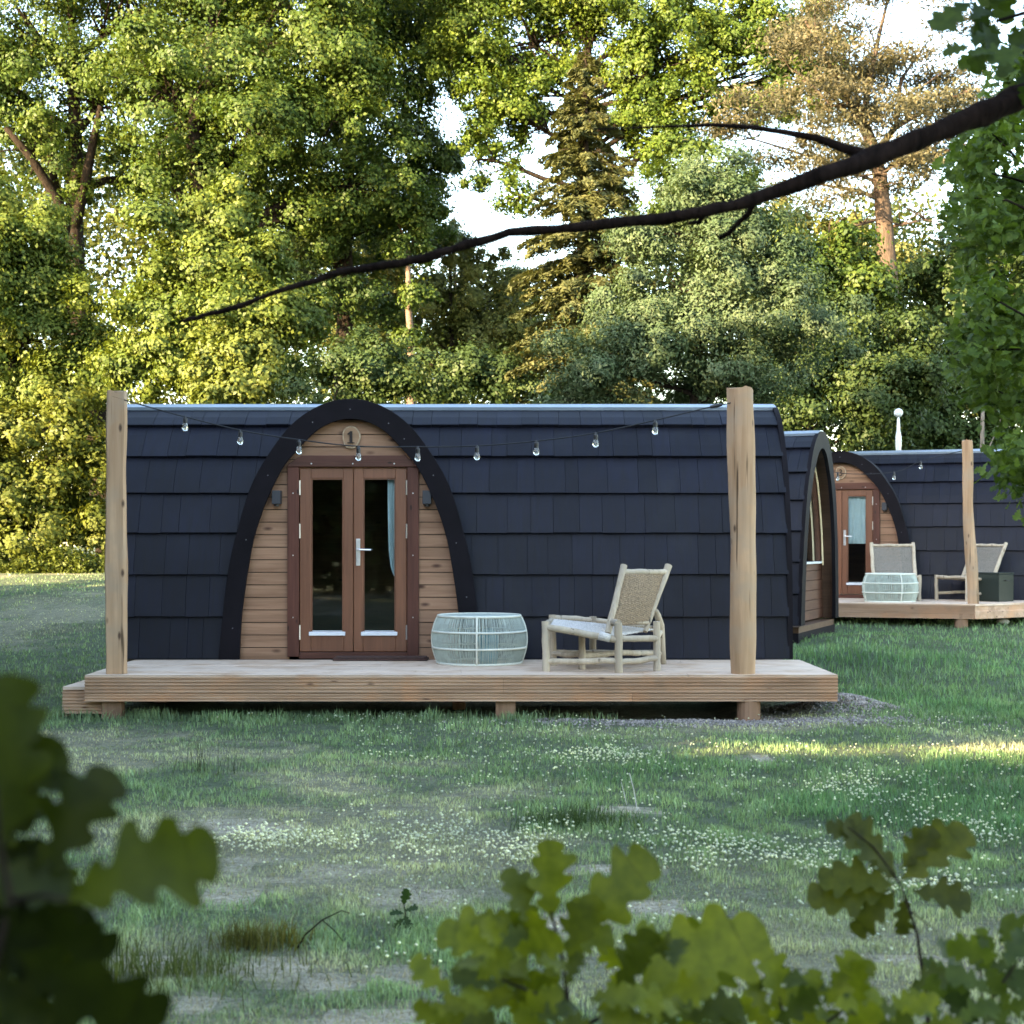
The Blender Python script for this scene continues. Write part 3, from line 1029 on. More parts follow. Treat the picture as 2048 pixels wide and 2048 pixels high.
# ------------------------------------------------------------------ string lights
def string_lights(label, pts, bulbs, scale=1.0):
    """pts: cord through world points; bulbs: cord parameters"""
    root = thing('string_lights', label, 'string lights', pts[0], 0, 'string lights over the decks')
    o = Vector(pts[0])
    cp = [Vector(p) - o for p in pts]
    ext = [cp[0] * 2 - cp[1]] + cp + [cp[-1] * 2 - cp[-2]]
    line = []
    for i in range(1, len(ext) - 2):
        for k in range(6):
            t = k / 6; p0, p1, p2, p3 = ext[i - 1:i + 3]
            line.append(.5 * ((2 * p1) + (p2 - p0) * t + (2 * p0 - 5 * p1 + 4 * p2 - p3) * t * t + (3 * p1 - p0 - 3 * p2 + p3) * t ** 3))
    line.append(cp[-1])
    mb = MB(); mb.tube(line, .0055, 6)
    if scale == 1.0:
        a, b = line[-7], line[-5]
        mb.tube([a, (a + b) / 2, b], [.012, .02, .012], 8)
    mb.build('cord', M['black'], root)
    for bp in bulbs:
        p = Vector(bp) - o
        q = min(line, key=lambda v: abs(v.x - p.x))
        i = line.index(q)
        z = float(np.interp(p.x, [v.x for v in line], [v.z for v in line])); yy = float(np.interp(p.x, [v.x for v in line], [v.y for v in line]))
        tl = rnd.uniform(-.008, .008)
        mb = MB()
        mb.lathe([(.004, -.128), (.016, -.122), (.0245, -.105), (.026, -.092), (.021, -.070), (.014, -.052)], (p.x + tl, yy, z), 14)
        bo = mb.build('bulb', M['bulb'], root, True)
        mb = MB()
        mb.lathe([(.017, -.058), (.0175, -.02), (.012, -.004), (.008, .006)], (p.x + tl, yy, z), 12)
        mb.build('socket', M['black'], bo)


YL = 12.93
cord_px = [(212, 748), (285, 769), (348, 786), (455, 812), (566, 830), (676, 842), (789, 843), (900, 841), (1013, 832), (1123, 817), (1235, 793), (1340, 768), (1395, 757)]
string_lights('long black cord of nine clear bulbs hung between the two poles of the pale deck',
              [P(x, y_, YL) for x, y_ in cord_px], [P(x, 830, YL) for x in (348, 455, 566, 676, 789, 900, 1013, 1123, 1235)])
c3 = [(1480, 870), (1590, 893), (1690, 890), (1738, 870), (1825, 848)]
string_lights('short far cord of clear bulbs tied to the weathered pole at the far deck',
              [P(x, y_, 23.5) for x, y_ in c3], [P(x, 880, 23.5) for x in (1580, 1686, 1738)], .9)


# ------------------------------------------------------------------ basket tables
def basket_table(label, loc, rot):
    root = thing('basket_table', label, 'table', loc, rot, 'round woven basket tables')
    prof_ = [(.385, .0), (.425, .12), (.44, .22), (.425, .33), (.375, .45)]
    hs = [p[1] for p in prof_]; rs = [p[0] for p in prof_]
    K = 12
    zz = np.linspace(0, .45, K + 1)
    cf = np.polyfit(hs, rs, 3)
    rr = np.polyval(cf, zz)
    mb = MB()
    for h in (.008, .15, .30, .442):
        r = float(np.polyval(cf, h)) + .004
        pts = [(r * math.cos(2 * math.pi * k / 40), r * math.sin(2 * math.pi * k / 40), h) for k in range(41)]
        mb.tube(pts, .010 if h not in (.008, .442) else .012, 8, False)
    for k in range(4):
        a = math.radians(-90 + 90 * k)
        mb.tube([((r + .004) * math.cos(a), (r + .004) * math.sin(a), z) for r, z in zip(rr, zz)], .010, 8)
    mb.build('ribs', M['white_rib'], root, True)
    mb = MB()
    n = 300
    for k in range(n):
        a = 2 * math.pi * (k + rnd.uniform(-.25, .25)) / n
        b = a + rnd.uniform(-.012, .012)
        mb.tube([(r * math.cos(a + (b - a) * z / .45), r * math.sin(a + (b - a) * z / .45), z) for r, z in zip(rr[::2], zz[::2])], .0031, 4, False)
    mb.build('woven_side', M['white_rope'], root)
    mb = MB()
    R = float(rr[-1])
    mb.tube([(0, 0, .436), (0, 0, .446)], [R - .004, R - .004], 40)
    mb.build('table_top', M['white_rope'], root, False)
    return root


t1 = basket_table('round white basket table of woven cord between the doors and the branchwood chair', (-.305 * 1.0, 14.15, DZ), math.radians(-2))
t3 = dup(t1, (6.06, 24.30, D3), math.radians(10), 'round white basket table on the far deck in front of a chair', 'round woven basket tables')
# a teal bag kept inside the near table, seen through the cords
mb = MB()
mb.lathe([(.08, .0), (.095, .05), (.09, .14), (.10, .24), (.06, .30), (.045, .33)], (0, 0, 0), 12)
o = mb.build('storage_bag', plain('teal_cloth', (.02, .22, .30), .9, 0, .3, 14), None, True)
o.location = (-.22, 14.05, DZ + .002); tag(o, 'teal cloth bundle inside the near white basket table', 'bag')


# ------------------------------------------------------------------ chairs
def crooked(p, q, n=5, w=.008):
    p, q = Vector(p), Vector(q)
    return [p.lerp(q, i / n) + (Vector((rnd.uniform(-w, w), rnd.uniform(-w, w), rnd.uniform(-w, w))) if 0 < i < n else Vector()) for i in range(n + 1)]


def stick(root, name, p, q, r=.022, r2=None, w=.006, mat='branchwood', n=5):
    mb = MB(); r2 = r if r2 is None else r2
    mb.tube(crooked(p, q, n, w), [r + (r2 - r) * i / n + rnd.uniform(-.0015, .0015) for i in range(n + 1)], 12)
    o = mb.build(name, M[mat], root, True)
    md = o.modifiers.new('es', 'EDGE_SPLIT'); md.split_angle = math.radians(55)
    return o


def woven(root, name, A, B, Cc, Dd, nu, nv, mat, r=.0045, sag=.02):
    """woven sheet with warp and weft strands over the quad A (u0v0) B (u1v0) Cc (u1v1) Dd (u0v1)"""
    A, B, Cc, Dd = map(Vector, (A, B, Cc, Dd))
    nrm = (B - A).cross(Dd - A).normalized()
    def at(u, v): return A.lerp(B, u).lerp(Dd.lerp(Cc, u), v) - nrm * (sag * math.sin(math.pi * u) * math.sin(math.pi * v))
    mb = MB()
    for i in range(nv):
        v = (i + .5) / nv
        mb.tube([at(u, v) + nrm * ((.0035 if (int(u * 16) + i) % 2 else -.0035)) for u in [k / 16 for k in range(17)]], r * rnd.uniform(.85, 1.15), 5)
    for j in range(nu):
        u = (j + .5) / nu
        mb.tube([at(u, v) + nrm * ((-.0035 if (int(v * 16) + j) % 2 else .0035)) for v in [k / 16 for k in range(17)]], r * .8, 5)
    return mb.build(name, M[mat], root, True)


ch = thing('lounge_chair', 'low branchwood lounge chair with woven back beside the thick log pole', 'chair', (.85, 13.5, DZ), 0, 'branchwood lounge chairs')
O = Vector((.85, 13.5, DZ))
def CP(zx, zy, d):
    """point of the chair: column / row in the close-up of the chair, distance d"""
    px, py = 1070 + zx * 280 / 1932, 1120 + zy * 280 / 1932
    return Vector(((px - 1024) * d / FPX, d, EYE - (py - HZ) * d / FPX)) - O
def floor_pt(p): return Vector((p.x, p.y, .0))
dA, dB, dC, dD, dF, dG, dE = 13.20, 13.05, 13.22, 13.42, 13.85, 13.95, 14.02
legs = [((140, 845), dA, .034), ((1150, 870), dB, .036), ((1680, 850), dC, .033), ((650, 1000), dD, .032), ((240, 755), dF, .034), ((800, 778), dG, .034)]
tops = []
for (zx, zy), d, r in legs:
    t = CP(zx, zy, d); f = floor_pt(t)
    stick(ch, 'leg', f + Vector((rnd.uniform(-.004, .012), 0, 0)), t, r, r * .95, .004)
    tops.append(t)
mb = MB()
e = [CP(1670, 705, 13.75), CP(1690, 760, 13.85), CP(1735, 900, 13.95), CP(1745, 1100, dE), Vector((CP(1760, 1300, dE).x, dE - O.y, 0))]
mb.tube(e, [.024, .03, .034, .034, .034], 12); mb.build('leg', M['branchwood'], ch, True)
R_ = .028
stick(ch, 'side_rail', CP(150, 930, dA), CP(1130, 1100, dB), R_ * 1.1)
stick(ch, 'side_rail', CP(240, 800, dF), CP(800, 830, dG), R_)
stick(ch, 'side_rail', CP(800, 830, dG), CP(1690, 960, 13.98), R_)
stick(ch, 'front_rail', CP(140, 900, dA), CP(240, 830, dF), R_)
stick(ch, 'rear_rail', CP(1150, 1085, dB), CP(1690, 1085, dC), R_)
stick(ch, 'rear_rail', CP(1690, 1085, dC), CP(1735, 1000, 13.98), R_ * .9)
stick(ch, 'stretcher', CP(150, 1400, dA), CP(1150, 1395, dB), .027)
stick(ch, 'stretcher', CP(1150, 1415, dB), CP(1690, 1355, dC), .027)
stick(ch, 'stretcher', CP(240, 1295, dF), CP(650, 1310, dD), .025)
stick(ch, 'stretcher', CP(650, 1330, dD), CP(1150, 1280, 13.6), .026)
stick(ch, 'stretcher', CP(1150, 1280, 13.6), CP(1745, 1290, dE), .025)
stick(ch, 'stretcher', CP(300, 1270, dF), CP(1745, 1270, dE), .022)
# seat and back
woven(ch, 'seat', CP(180, 925, dA + .02), CP(230, 815, dF - .02), CP(1640, 960, 13.85), CP(1010, 1070, dB + .06), 60, 84, 'seat_weave', .0055, .03)
mb = MB(); mb.tube([CP(880, 1040, dB), CP(1040, 1080, dB - .01)], [.040, .036], 12); mb.build('binding', M['seat_weave'], ch, True)
bl0, bl1 = CP(1005, 1010, 13.16), CP(1228, 75, 13.45)
br0, br1 = CP(1520, 990, 13.62), CP(1842, 75, 13.92)
stick(ch, 'back_post', bl0, bl1, .028, .030, .003)
stick(ch, 'back_post', br0, br1, .024, .034, .003)
stick(ch, 'back_rail', bl0.lerp(bl1, .90), br0.lerp(br1, .90), .029, .026, .004)
stick(ch, 'back_rail', bl0.lerp(bl1, .15), br0.lerp(br1, .13), .022, .02, .004)
stick(ch, 'back_brace', bl0.lerp(bl1, .16) + Vector((.02, 0, 0)), CP(1150, 880, dB), .032, .034, .002)
woven(ch, 'back', bl0.lerp(bl1, .12) + Vector((.02, -.01, 0)), br0.lerp(br1, .12) + Vector((-.0, -.01, 0)), br0.lerp(br1, .87) + Vector((-.012, -.01, 0)), bl0.lerp(bl1, .87) + Vector((.024, -.01, 0)), 40, 58, 'weave', .0062, -.03)


def far_chair(label, loc, rot):
    r = thing('lounge_chair', label, 'chair', loc, rot, 'branchwood lounge chairs')
    for x in (-.34, .34):
        stick(r, 'leg', (x, -.34, 0), (x, -.34, .42), .030)
        stick(r, 'leg', (x, .34, 0), (x, .34, .40), .030)
        stick(r, 'side_rail', (x, -.34, .385), (x, .34, .33), .026)
        stick(r, 'stretcher', (x, -.34, .12), (x, .34, .13), .024)
        stick(r, 'back_post', (x, .20, .32), (x, .52, .94), .030)
    stick(r, 'front_rail', (-.34, -.34, .385), (.34, -.34, .385), .026)
    stick(r, 'rear_rail', (-.34, .34, .33), (.34, .34, .33), .026)
    stick(r, 'back_rail', (-.34, .50, .90), (.34, .50, .90), .026)
    stick(r, 'back_rail', (-.34, .26, .42), (.34, .26, .42), .022)
    woven(r, 'seat', (-.33, -.33, .40), (.33, -.33, .40), (.33, .33, .345), (-.33, .33, .345), 46, 60, 'grey_weave', .005, .03)
    woven(r, 'back', (-.32, .27, .44), (.32, .27, .44), (.32, .485, .87), (-.32, .485, .87), 44, 40, 'grey_weave', .0042, .02)
    return r


far_chair('pale branchwood chair facing forward behind the far basket table', (6.32, 24.98, D3), math.radians(-8))
far_chair('pale branchwood chair turned sideways beside the weathered pole on the far deck', (7.42, 24.72, D3), math.radians(-62))

# dark green box and doormat, stones, footing
bx = thing('storage_box', 'dark green square box on the far deck beside the weathered pole', 'box', (7.78, 24.40, D3), math.radians(38))
mb = MB(); mb.box(-.20, .20, -.20, .20, .002, .44); mb.build('body', M['green_box'], bx, False, .008)
mb = MB(); mb.box(-.21, .21, -.21, .21, .4425, .465); mb.build('lid', M['green_box'], bx, False, .006)
mb = MB(); mb.tube([(-.05, -.206, .34), (-.05, -.225, .34), (.05, -.225, .34), (.05, -.206, .34)], .006, 6); mb.build('handle', M['black'], bx)
mb = MB()
mb.box(-1.70, -.80, 14.36, 14.60, DZ + .004, DZ + .024)
mb.box(-1.685, -.815, 14.372, 14.588, DZ + .0245, DZ + .036)
o = mb.build('doormat', M['mat'], None, False, .006); tag(o, 'dark brown doormat lying on the pale deck below the double doors', 'doormat')
mb = MB(); mb.lathe([(.02, 0), (.09, .02), (.11, .05), (.08, .085), (.03, .10)], (0, 0, 0), 10)
o = mb.build('pale_stone', M['stone'], None, True); o.location = (7.75, 23.95, G(7.75, 23.95) - .01); tag(o, 'pale stone lying on the grass under the far deck', 'stone')

# globe lamp post behind the far cabin
LD = 29.6
lp = thing('lamp_post', 'slim white lamp post with a small globe behind the far cabin roof', 'lamp post', (X2(1695, LD), LD, G(X2(1695, LD), LD)))
zt = Z2(779, LD) - lp.location.z
mb = MB(); mb.tube([(0, 0, -.1), (0, 0, zt - .9)], .035, 12); mb.build('pole', M['white_lamp'], lp)
mb = MB(); mb.lathe([(.03, -.88), (.045, -.84), (.058, -.62), (.058, -.46), (.036, -.36), (.03, -.2), (.022, -.08)], (0, 0, zt), 14); mb.build('lamp_body', M['white_lamp'], lp, True)
mb = MB(); mb.lathe([(.088 * math.cos(a), .088 * math.sin(a)) for a in np.linspace(-1.5, 1.5, 12)], (0, 0, zt), 18); mb.build('globe', M['white_lamp'], lp, True)


# ------------------------------------------------------------------ trees
def rand_dirs(n):
    v = NR.normal(size=(n, 3)); return v / np.linalg.norm(v, axis=1, keepdims=True)


def leaf_quads(pos, nrm, size, asp=.62, fold=.16):
    n = len(pos)
    r = rand_dirs(n)
    a = np.cross(nrm, r); a /= np.linalg.norm(a, axis=1, keepdims=True) + 1e-9
    b = np.cross(nrm, a)
    s = size[:, None]
    f = nrm * s * fold
    v = np.stack([pos - a * s * .5, pos + b * s * asp * .5 + f - a * s * .05, pos + a * s * .5 - f * .4, pos - b * s * asp * .5 + f - a * s * .05], 1).reshape(-1, 3)
    return v, np.arange(4 * n)


def blob_leaves(blobs, n_total, n_sub_per, leaf, flat=.75, spread=.36, shell=.35):
    """blobs: (centre, radii). Sub-clumps fill each blob, denser near its surface; leaves gather round the sub-clumps, some stray"""
    vol = np.array([b[1][0] * b[1][2] for b in blobs]); vol = vol / vol.sum()
    P_, N_, S_, T_, subs = [], [], [], [], []
    for (c, r), w in zip(blobs, vol):
        c = np.array(c); r = np.array(r) * 1.08
        ns = max(6, int(n_sub_per * .52 * (r[0] * r[2]) ** .8))
        d = rand_dirs(ns)
        rad = (shell + (1.08 - shell) * NR.random((ns, 1)) ** .7)
        sc = c + d * r * rad
        subs.append((c, sc))
        sz = (.20 + spread * r.mean() * .66) * NR.uniform(.45, 1.3, ns)
        nl = max(20, int(n_total * w))
        k = (ns * NR.random(nl) ** 1.15).astype(int)
        g = NR.normal(size=(nl, 3)); g[:, 2] *= flat
        stray = NR.random(nl) < .10
        g[stray] *= 2.2
        p = sc[k] + g * sz[k][:, None] * .43
        out = d[k] + g * .5
        n = .85 * out + np.array([0, 0, .42]) + .52 * rand_dirs(nl)
        n /= np.linalg.norm(n, axis=1, keepdims=True)
        P_.append(p); N_.append(n)
        S_.append(leaf * NR.uniform(.6, 1.35, nl))
        T_.append(.55 * NR.random(nl) + .45 * NR.random(ns)[k])
    return np.concatenate(P_), np.concatenate(N_), np.concatenate(S_), np.concatenate(T_), subs


def limb(mb, p, q, r0, r1, n=7, w=.05, sides=7):
    p, q = Vector(p), Vector(q); L = (q - p).length
    bend = Vector((rnd.uniform(-1, 1), rnd.uniform(-1, 1), rnd.uniform(-.2, .9))) * L * .10
    pts = []
    for i in range(n + 1):
        t = i / n
        pts.append(p.lerp(q, t) + bend * math.sin(math.pi * t) + (Vector((rnd.uniform(-w, w), rnd.uniform(-w, w), rnd.uniform(-w, w))) * L * .35 if 0 < i < n else Vector()))
    mb.tube(pts, [r0 + (r1 - r0) * i / n for i in range(n + 1)], sides)
    return pts


def tree(name, label, cat, D, base_x, blobs_px, n, cols, leaf=.12, trunk_r=.18, bark_m='bark_dark', group='trees behind the cabins', n_sub=26, flat=.75, spread=.36, shell=.35,
         leafm='leaf', trunk_top=None, twigs=True, limbs=True, asp=.62, depth=1.0, lean=0.0, bare=()):
    bx = X2(base_x, D); bz = G(bx, D)
    root = thing(name, label, cat, (bx, D, bz), 0, group)
    o = np.array([bx, D, bz])
    bl = []
    for q in blobs_px:
        x, y_, rx, ry = q[:4]; dd = q[4] if len(q) > 4 else 0.0
        k = 2048 / 1932 * D / FPX
        c = np.array(P(x, y_, D)) - o + np.array([0, dd, 0])
        bl.append((c, (rx * k, (rx + ry) * .5 * k * depth, ry * k)))
    kids = []
    for c, r in bl:
        for d in rand_dirs(7):
            if d[2] < -.75: continue
            q = NR.uniform(.28, .62)
            kids.append((c + d * np.array(r) * NR.uniform(.75, 1.18), tuple(np.array(r) * q * NR.uniform(.8, 1.2, 3))))
    nbl = len(bl)
    bl = [(c, tuple(np.array(r) * .88)) for c, r in bl] + kids
    p, nr, s, t, subs = blob_leaves(bl, int(n * 1.7), n_sub * 1.0, leaf, flat, spread, shell)
    keep = p[:, 2] > .03
    p, nr, s, t = p[keep], nr[keep], s[keep], t[keep]
    v, f = leaf_quads(p, nr, s, asp)
    c0, c1, c2 = [np.array(c) for c in cols]
    tt = t[:, None]
    col = np.where(tt < .5, c0 + (c1 - c0) * tt * 2, c1 + (c2 - c1) * (tt - .5) * 2)
    np_mesh('crown', v, f, 4, M[leafm], root, col)
    mb = MB()
    if trunk_top:
        tx, ty = trunk_top; top = np.array(P(tx, ty, D)) - o
    else:
        hi = max(bl, key=lambda b: b[0][2]); top = np.array(hi[0])
    tv = Vector(top)
    tr = [Vector((0, 0, -.3))]
    for i in range(1, 10):
        q = i / 9
        tr.append(Vector((0, 0, 0)).lerp(tv, q) + Vector((rnd.uniform(-.08, .08), rnd.uniform(-.08, .08), 0)) * (tv.length * .05) + Vector((lean * math.sin(math.pi * q), 0, 0)))
    mb.tube(tr, [trunk_r * (1.25 if i == 0 else 1) * (1 - .75 * i / 9) for i in range(10)], 10)
    if limbs:
        for (c, r), (cc, sc) in zip(bl[:nbl], subs[:nbl]):
            cz = max(.3, c[2] - abs(r[2]) * .5)
            hfrac = np.clip((cz - .25 * math.hypot(c[0], c[1])) / max(.1, tv.z), .12, .95)
            i = hfrac * 9; a = int(min(8, math.floor(i)))
            st = tr[a].lerp(tr[a + 1], i - a)
            pts = limb(mb, st, c, trunk_r * .42 * (1 - .5 * hfrac), trunk_r * .12)
            if twigs:
                for q in sc[:: max(1, len(sc) // 14)]:
                    limb(mb, pts[rnd.randint(3, 7)], q, trunk_r * .10, .006, 4, .06, 4)
    for pts, r in bare:
        pp = [Vector(np.array(P(x, y_, D - 1.6 * i / len(pts))) - o) for i, (x, y_) in enumerate(pts)]
        mb.tube(pp, [r * (1 - .6 * i / (len(pp) - 1)) for i in range(len(pp))], 8)
    mb.build('trunk', M[bark_m], root, True)
    return root


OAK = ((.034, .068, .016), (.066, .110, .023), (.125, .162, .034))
OAK_SUNLIT = ((.058, .098, .020), (.102, .144, .029), (.165, .198, .044))  # brighter copy of the oak tints, sunlight put into the leaf colour
OAK_SHADED = ((.026, .056, .016), (.046, .082, .022), (.082, .115, .03))  # darker copy of the oak tints, crown shade put into the colour
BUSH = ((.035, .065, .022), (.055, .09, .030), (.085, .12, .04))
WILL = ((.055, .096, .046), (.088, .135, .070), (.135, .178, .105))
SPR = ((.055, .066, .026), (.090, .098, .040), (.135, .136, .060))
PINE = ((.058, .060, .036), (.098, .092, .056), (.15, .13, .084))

# tall oaks, left
tree('oak_tree', 'tall oak with a dark forked trunk in the top left corner of the picture', 'tree', 44, 225,
     [(60, 60, 170, 150), (190, 190, 190, 130), (40, 250, 110, 110), (260, 20, 180, 130), (150, 350, 50, 30), (-80, 120, 140, 160), (270, 310, 90, 60, 1), (120, -120, 240, 120)],
     68000, OAK, .115, .5, n_sub=22, trunk_top=(140, 60), lean=-.5, bare=[([(135, 470), (110, 380), (60, 300), (10, 240)], .2), ([(135, 450), (160, 350), (175, 270), (190, 200)], .2), ([(110, 380), (95, 300), (100, 220)], .14)])
tree('oak_tree', 'tallest broad oak with a thick dark trunk behind the left half of the near cabin', 'tree', 42, 392,
     [(420, 110, 180, 150), (560, 60, 160, 150), (330, 200, 130, 120, -1), (500, 260, 110, 110, -1), (640, 200, 130, 130), (450, -80, 240, 110), (380, 330, 110, 60), (690, 330, 90, 80, 1), (560, 380, 120, 70, 1)],
     84000, OAK, .115, .5, n_sub=22, trunk_top=(395, 80), lean=.3, bare=[([(385, 480), (375, 360), (365, 260), (370, 180)], .34), ([(380, 340), (400, 260), (430, 190), (440, 110)], .22), ([(385, 300), (440, 250), (480, 205)], .16), ([(372, 420), (320, 330), (300, 280)], .18)])
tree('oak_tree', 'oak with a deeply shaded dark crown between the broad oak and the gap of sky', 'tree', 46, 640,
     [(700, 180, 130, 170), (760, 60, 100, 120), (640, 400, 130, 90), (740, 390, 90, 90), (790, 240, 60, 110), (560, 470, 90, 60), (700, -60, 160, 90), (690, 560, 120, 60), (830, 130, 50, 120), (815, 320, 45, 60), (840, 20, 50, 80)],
     62000, OAK_SHADED, .12, .4, n_sub=22, trunk_top=(660, 150))
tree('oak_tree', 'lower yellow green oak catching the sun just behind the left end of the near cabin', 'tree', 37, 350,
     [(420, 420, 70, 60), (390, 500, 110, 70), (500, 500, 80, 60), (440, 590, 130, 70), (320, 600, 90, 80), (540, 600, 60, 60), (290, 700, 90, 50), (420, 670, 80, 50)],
     60000, OAK_SUNLIT, .11, .24, n_sub=26, trunk_top=(400, 470))
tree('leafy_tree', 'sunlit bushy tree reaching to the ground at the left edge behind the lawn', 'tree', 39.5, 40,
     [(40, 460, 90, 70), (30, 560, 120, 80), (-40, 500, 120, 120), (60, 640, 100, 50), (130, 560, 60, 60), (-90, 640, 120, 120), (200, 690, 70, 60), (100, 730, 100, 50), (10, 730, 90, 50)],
     72000, OAK_SUNLIT, .11, .22, n_sub=26, trunk_top=(10, 480))
tree('leafy_bush', 'round pale green bush lit by the sun beside the split pole at the left edge', 'bush', 38, 60,
     [(60, 800, 110, 60), (130, 850, 60, 60), (40, 900, 130, 70), (120, 930, 70, 60), (-60, 860, 110, 110), (60, 990, 130, 50), (150, 1000, 60, 45), (-60, 1000, 120, 60)],
     46000, ((.08, .11, .022), (.12, .145, .030), (.16, .18, .045)), .12, .10, n_sub=26)
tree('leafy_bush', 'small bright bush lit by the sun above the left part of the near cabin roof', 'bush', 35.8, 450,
     [(400, 690, 45, 35), (470, 690, 60, 45), (520, 720, 50, 40), (430, 745, 80, 40)], 20000, ((.09, .125, .028), (.13, .165, .04), (.18, .205, .05)), .11, .06, n_sub=26)  # tints lightened so the leaf colour carries the sun
tree('leafy_bush', 'dark green bush seen low above the middle of the near cabin roof', 'bush', 33, 740,
     [(620, 730, 80, 45), (720, 715, 90, 45), (830, 720, 100, 45), (930, 715, 80, 45), (680, 670, 70, 40)], 20000, BUSH, .09, .08, n_sub=26)
tree('leafy_tree', 'hazy yellow green tree in the gap above the near cabin arch', 'tree', 50, 860,
     [(720, 600, 80, 60), (880, 640, 110, 60), (800, 560, 90, 60), (860, 470, 45, 45), (700, 510, 60, 50), (940, 560, 70, 70), (640, 620, 60, 60)],
     45000, ((.08, .105, .03), (.13, .15, .05), (.18, .19, .07)), .13, .16, n_sub=22)
tree('slender_birch', 'slender pale trunked tree in the gap between the oaks and the conifer', 'tree', 44, 785,
     [(772, 470, 40, 30), (800, 420, 34, 40), (740, 400, 40, 30), (790, 560, 26, 20), (765, 640, 24, 18)], 9000, OAK, .11, .22, 'bark_pale', trunk_top=(768, 440), n_sub=20)
# centre
tree('oak_tree', 'open crowned oak with bare lower limbs above the conifer at the top centre', 'tree', 43, 1085,
     [(1000, 80, 120, 110), (1130, 40, 130, 100), (1260, 120, 130, 80), (1400, 140, 120, 80), (1490, 170, 80, 60), (1330, 40, 110, 60), (930, 170, 60, 80), (900, 300, 40, 60), (960, 360, 40, 50), (1290, 190, 100, 50), (1210, 300, 50, 50), (1050, -70, 240, 80), (880, 90, 80, 90), (960, 220, 70, 60), (1200, 130, 80, 80), (1240, 230, 80, 50), (1430, 60, 100, 60), (1520, 70, 60, 60), (1030, 170, 80, 60), (1560, 130, 40, 50)],
     90000, ((.045, .085, .015), (.082, .132, .022), (.135, .175, .03)), .11, .34, n_sub=22, trunk_top=(1110, 40), shell=.6)
tree('leafy_bush', 'grey green willow bush in the shade right of the conifer', 'bush', 26, 1260,
     [(1330, 450, 150, 70), (1260, 540, 140, 80), (1420, 520, 120, 80), (1360, 620, 170, 80), (1200, 650, 120, 60), (1130, 690, 110, 50), (1260, 730, 150, 40), (1060, 740, 60, 35), (1420, 700, 100, 60), (1320, 370, 90, 50)],
     75000, WILL, .075, .12, n_sub=30, asp=.42)
tree('leafy_tree', 'leafy tree with warm lit top between the willow bush and the pine trunk', 'tree', 33, 1560,
     [(1440, 470, 80, 50), (1560, 500, 100, 50), (1520, 560, 120, 60), (1340, 350, 100, 60), (1620, 540, 70, 50), (1260, 400, 70, 60)],
     24000, OAK, .11, .14, n_sub=24, trunk_top=(1540, 480))
tree('leafy_bush', 'dark green bush behind the half hidden middle cabin', 'bush', 32.5, 1520,
     [(1520, 640, 90, 60), (1620, 620, 110, 60), (1560, 720, 140, 60), (1540, 800, 130, 50), (1660, 700, 110, 70), (1680, 800, 60, 60)], 36000, BUSH, .09, .10, n_sub=28)
tree('leafy_bush', 'deep green bush behind the globe lamp post and far cabin roof', 'bush', 37, 1760,
     [(1740, 580, 110, 70), (1840, 600, 110, 100), (1780, 700, 140, 80), (1700, 800, 110, 60), (1830, 810, 110, 60), (1780, 500, 70, 60), (1880, 480, 90, 90), (1780, 850, 160, 50), (1930, 740, 90, 110)],
     44000, BUSH, .11, .10, n_sub=28)
tree('leafy_tree', 'far yellow lit tree just left of the pine trunk top of the thicket', 'tree', 44, 1560,
     [(1500, 440, 60, 30), (1600, 470, 80, 40), (1700, 500, 60, 30), (1440, 420, 60, 40)], 9000, ((.09, .11, .03), (.14, .155, .05), (.19, .19, .07)), .14, .14, n_sub=20)


def conifer(label, D, x, y_top, y_bot, w_px, n, cols):
    bx = X2(x, D); bz = G(bx, D)
    root = thing('spruce_tree', label, 'tree', (bx, D, bz), 0, 'trees behind the cabins')
    k = 2048 / 1932 * D / FPX
    zt, zb = Z2(y_top, D) - bz, Z2(y_bot, D) - bz
    mb = MB(); mb.tube([(0, 0, -.2), (0, 0, zt * .5), (0, 0, zt)], [.22, .14, .02], 8)
    P_, N_, S_, T_ = [], [], [], []
    nb = 230 if n > 20000 else 120
    for i in range(nb):
        t = (i + rnd.random()) / nb
        z = zb + (zt - zb) * t
        L = w_px * k * (1 - t) ** .62 * rnd.uniform(.6, 1.1) + .12
        a = rnd.random() * 6.283
        d = np.array([math.cos(a), math.sin(a), 0])
        droop = -.28 * L
        mb.tube([(0, 0, z), (d[0] * L * .5, d[1] * L * .5, z + droop * .25), (d[0] * L, d[1] * L, z + droop)], [.03, .018, .006], 4, False)
        m = max(20, int(n / nb * (L / (w_px * k)) * 1.7))
        u = NR.random(m) ** .7
        side = np.array([-d[1], d[0], 0])
        lat = NR.normal(size=m) * .16 * L * (1.15 - u)
        p = np.outer(u * L, d) + np.outer(lat, side); p[:, 2] += z + droop * u ** 2 - np.abs(lat) * .35 - np.abs(NR.normal(size=m)) * .07
        nn = np.array([0, 0, 1]) + .8 * rand_dirs(m) + .5 * d; nn /= np.linalg.norm(nn, axis=1, keepdims=True)
        P_.append(p); N_.append(nn); S_.append(NR.uniform(.10, .21, m)); T_.append(.6 * NR.random(m) + .4 * rnd.random())
    v, f = leaf_quads(np.concatenate(P_), np.concatenate(N_), np.concatenate(S_), .34, .05)
    t = np.concatenate(T_)[:, None]
    c0, c1, c2 = [np.array(c) for c in cols]
    np_mesh('crown', v, f, 4, M['needle'], root, np.where(t < .5, c0 + (c1 - c0) * t * 2, c1 + (c2 - c1) * (t - .5) * 2))
    mb.build('trunk', M['bark_dark'], root)


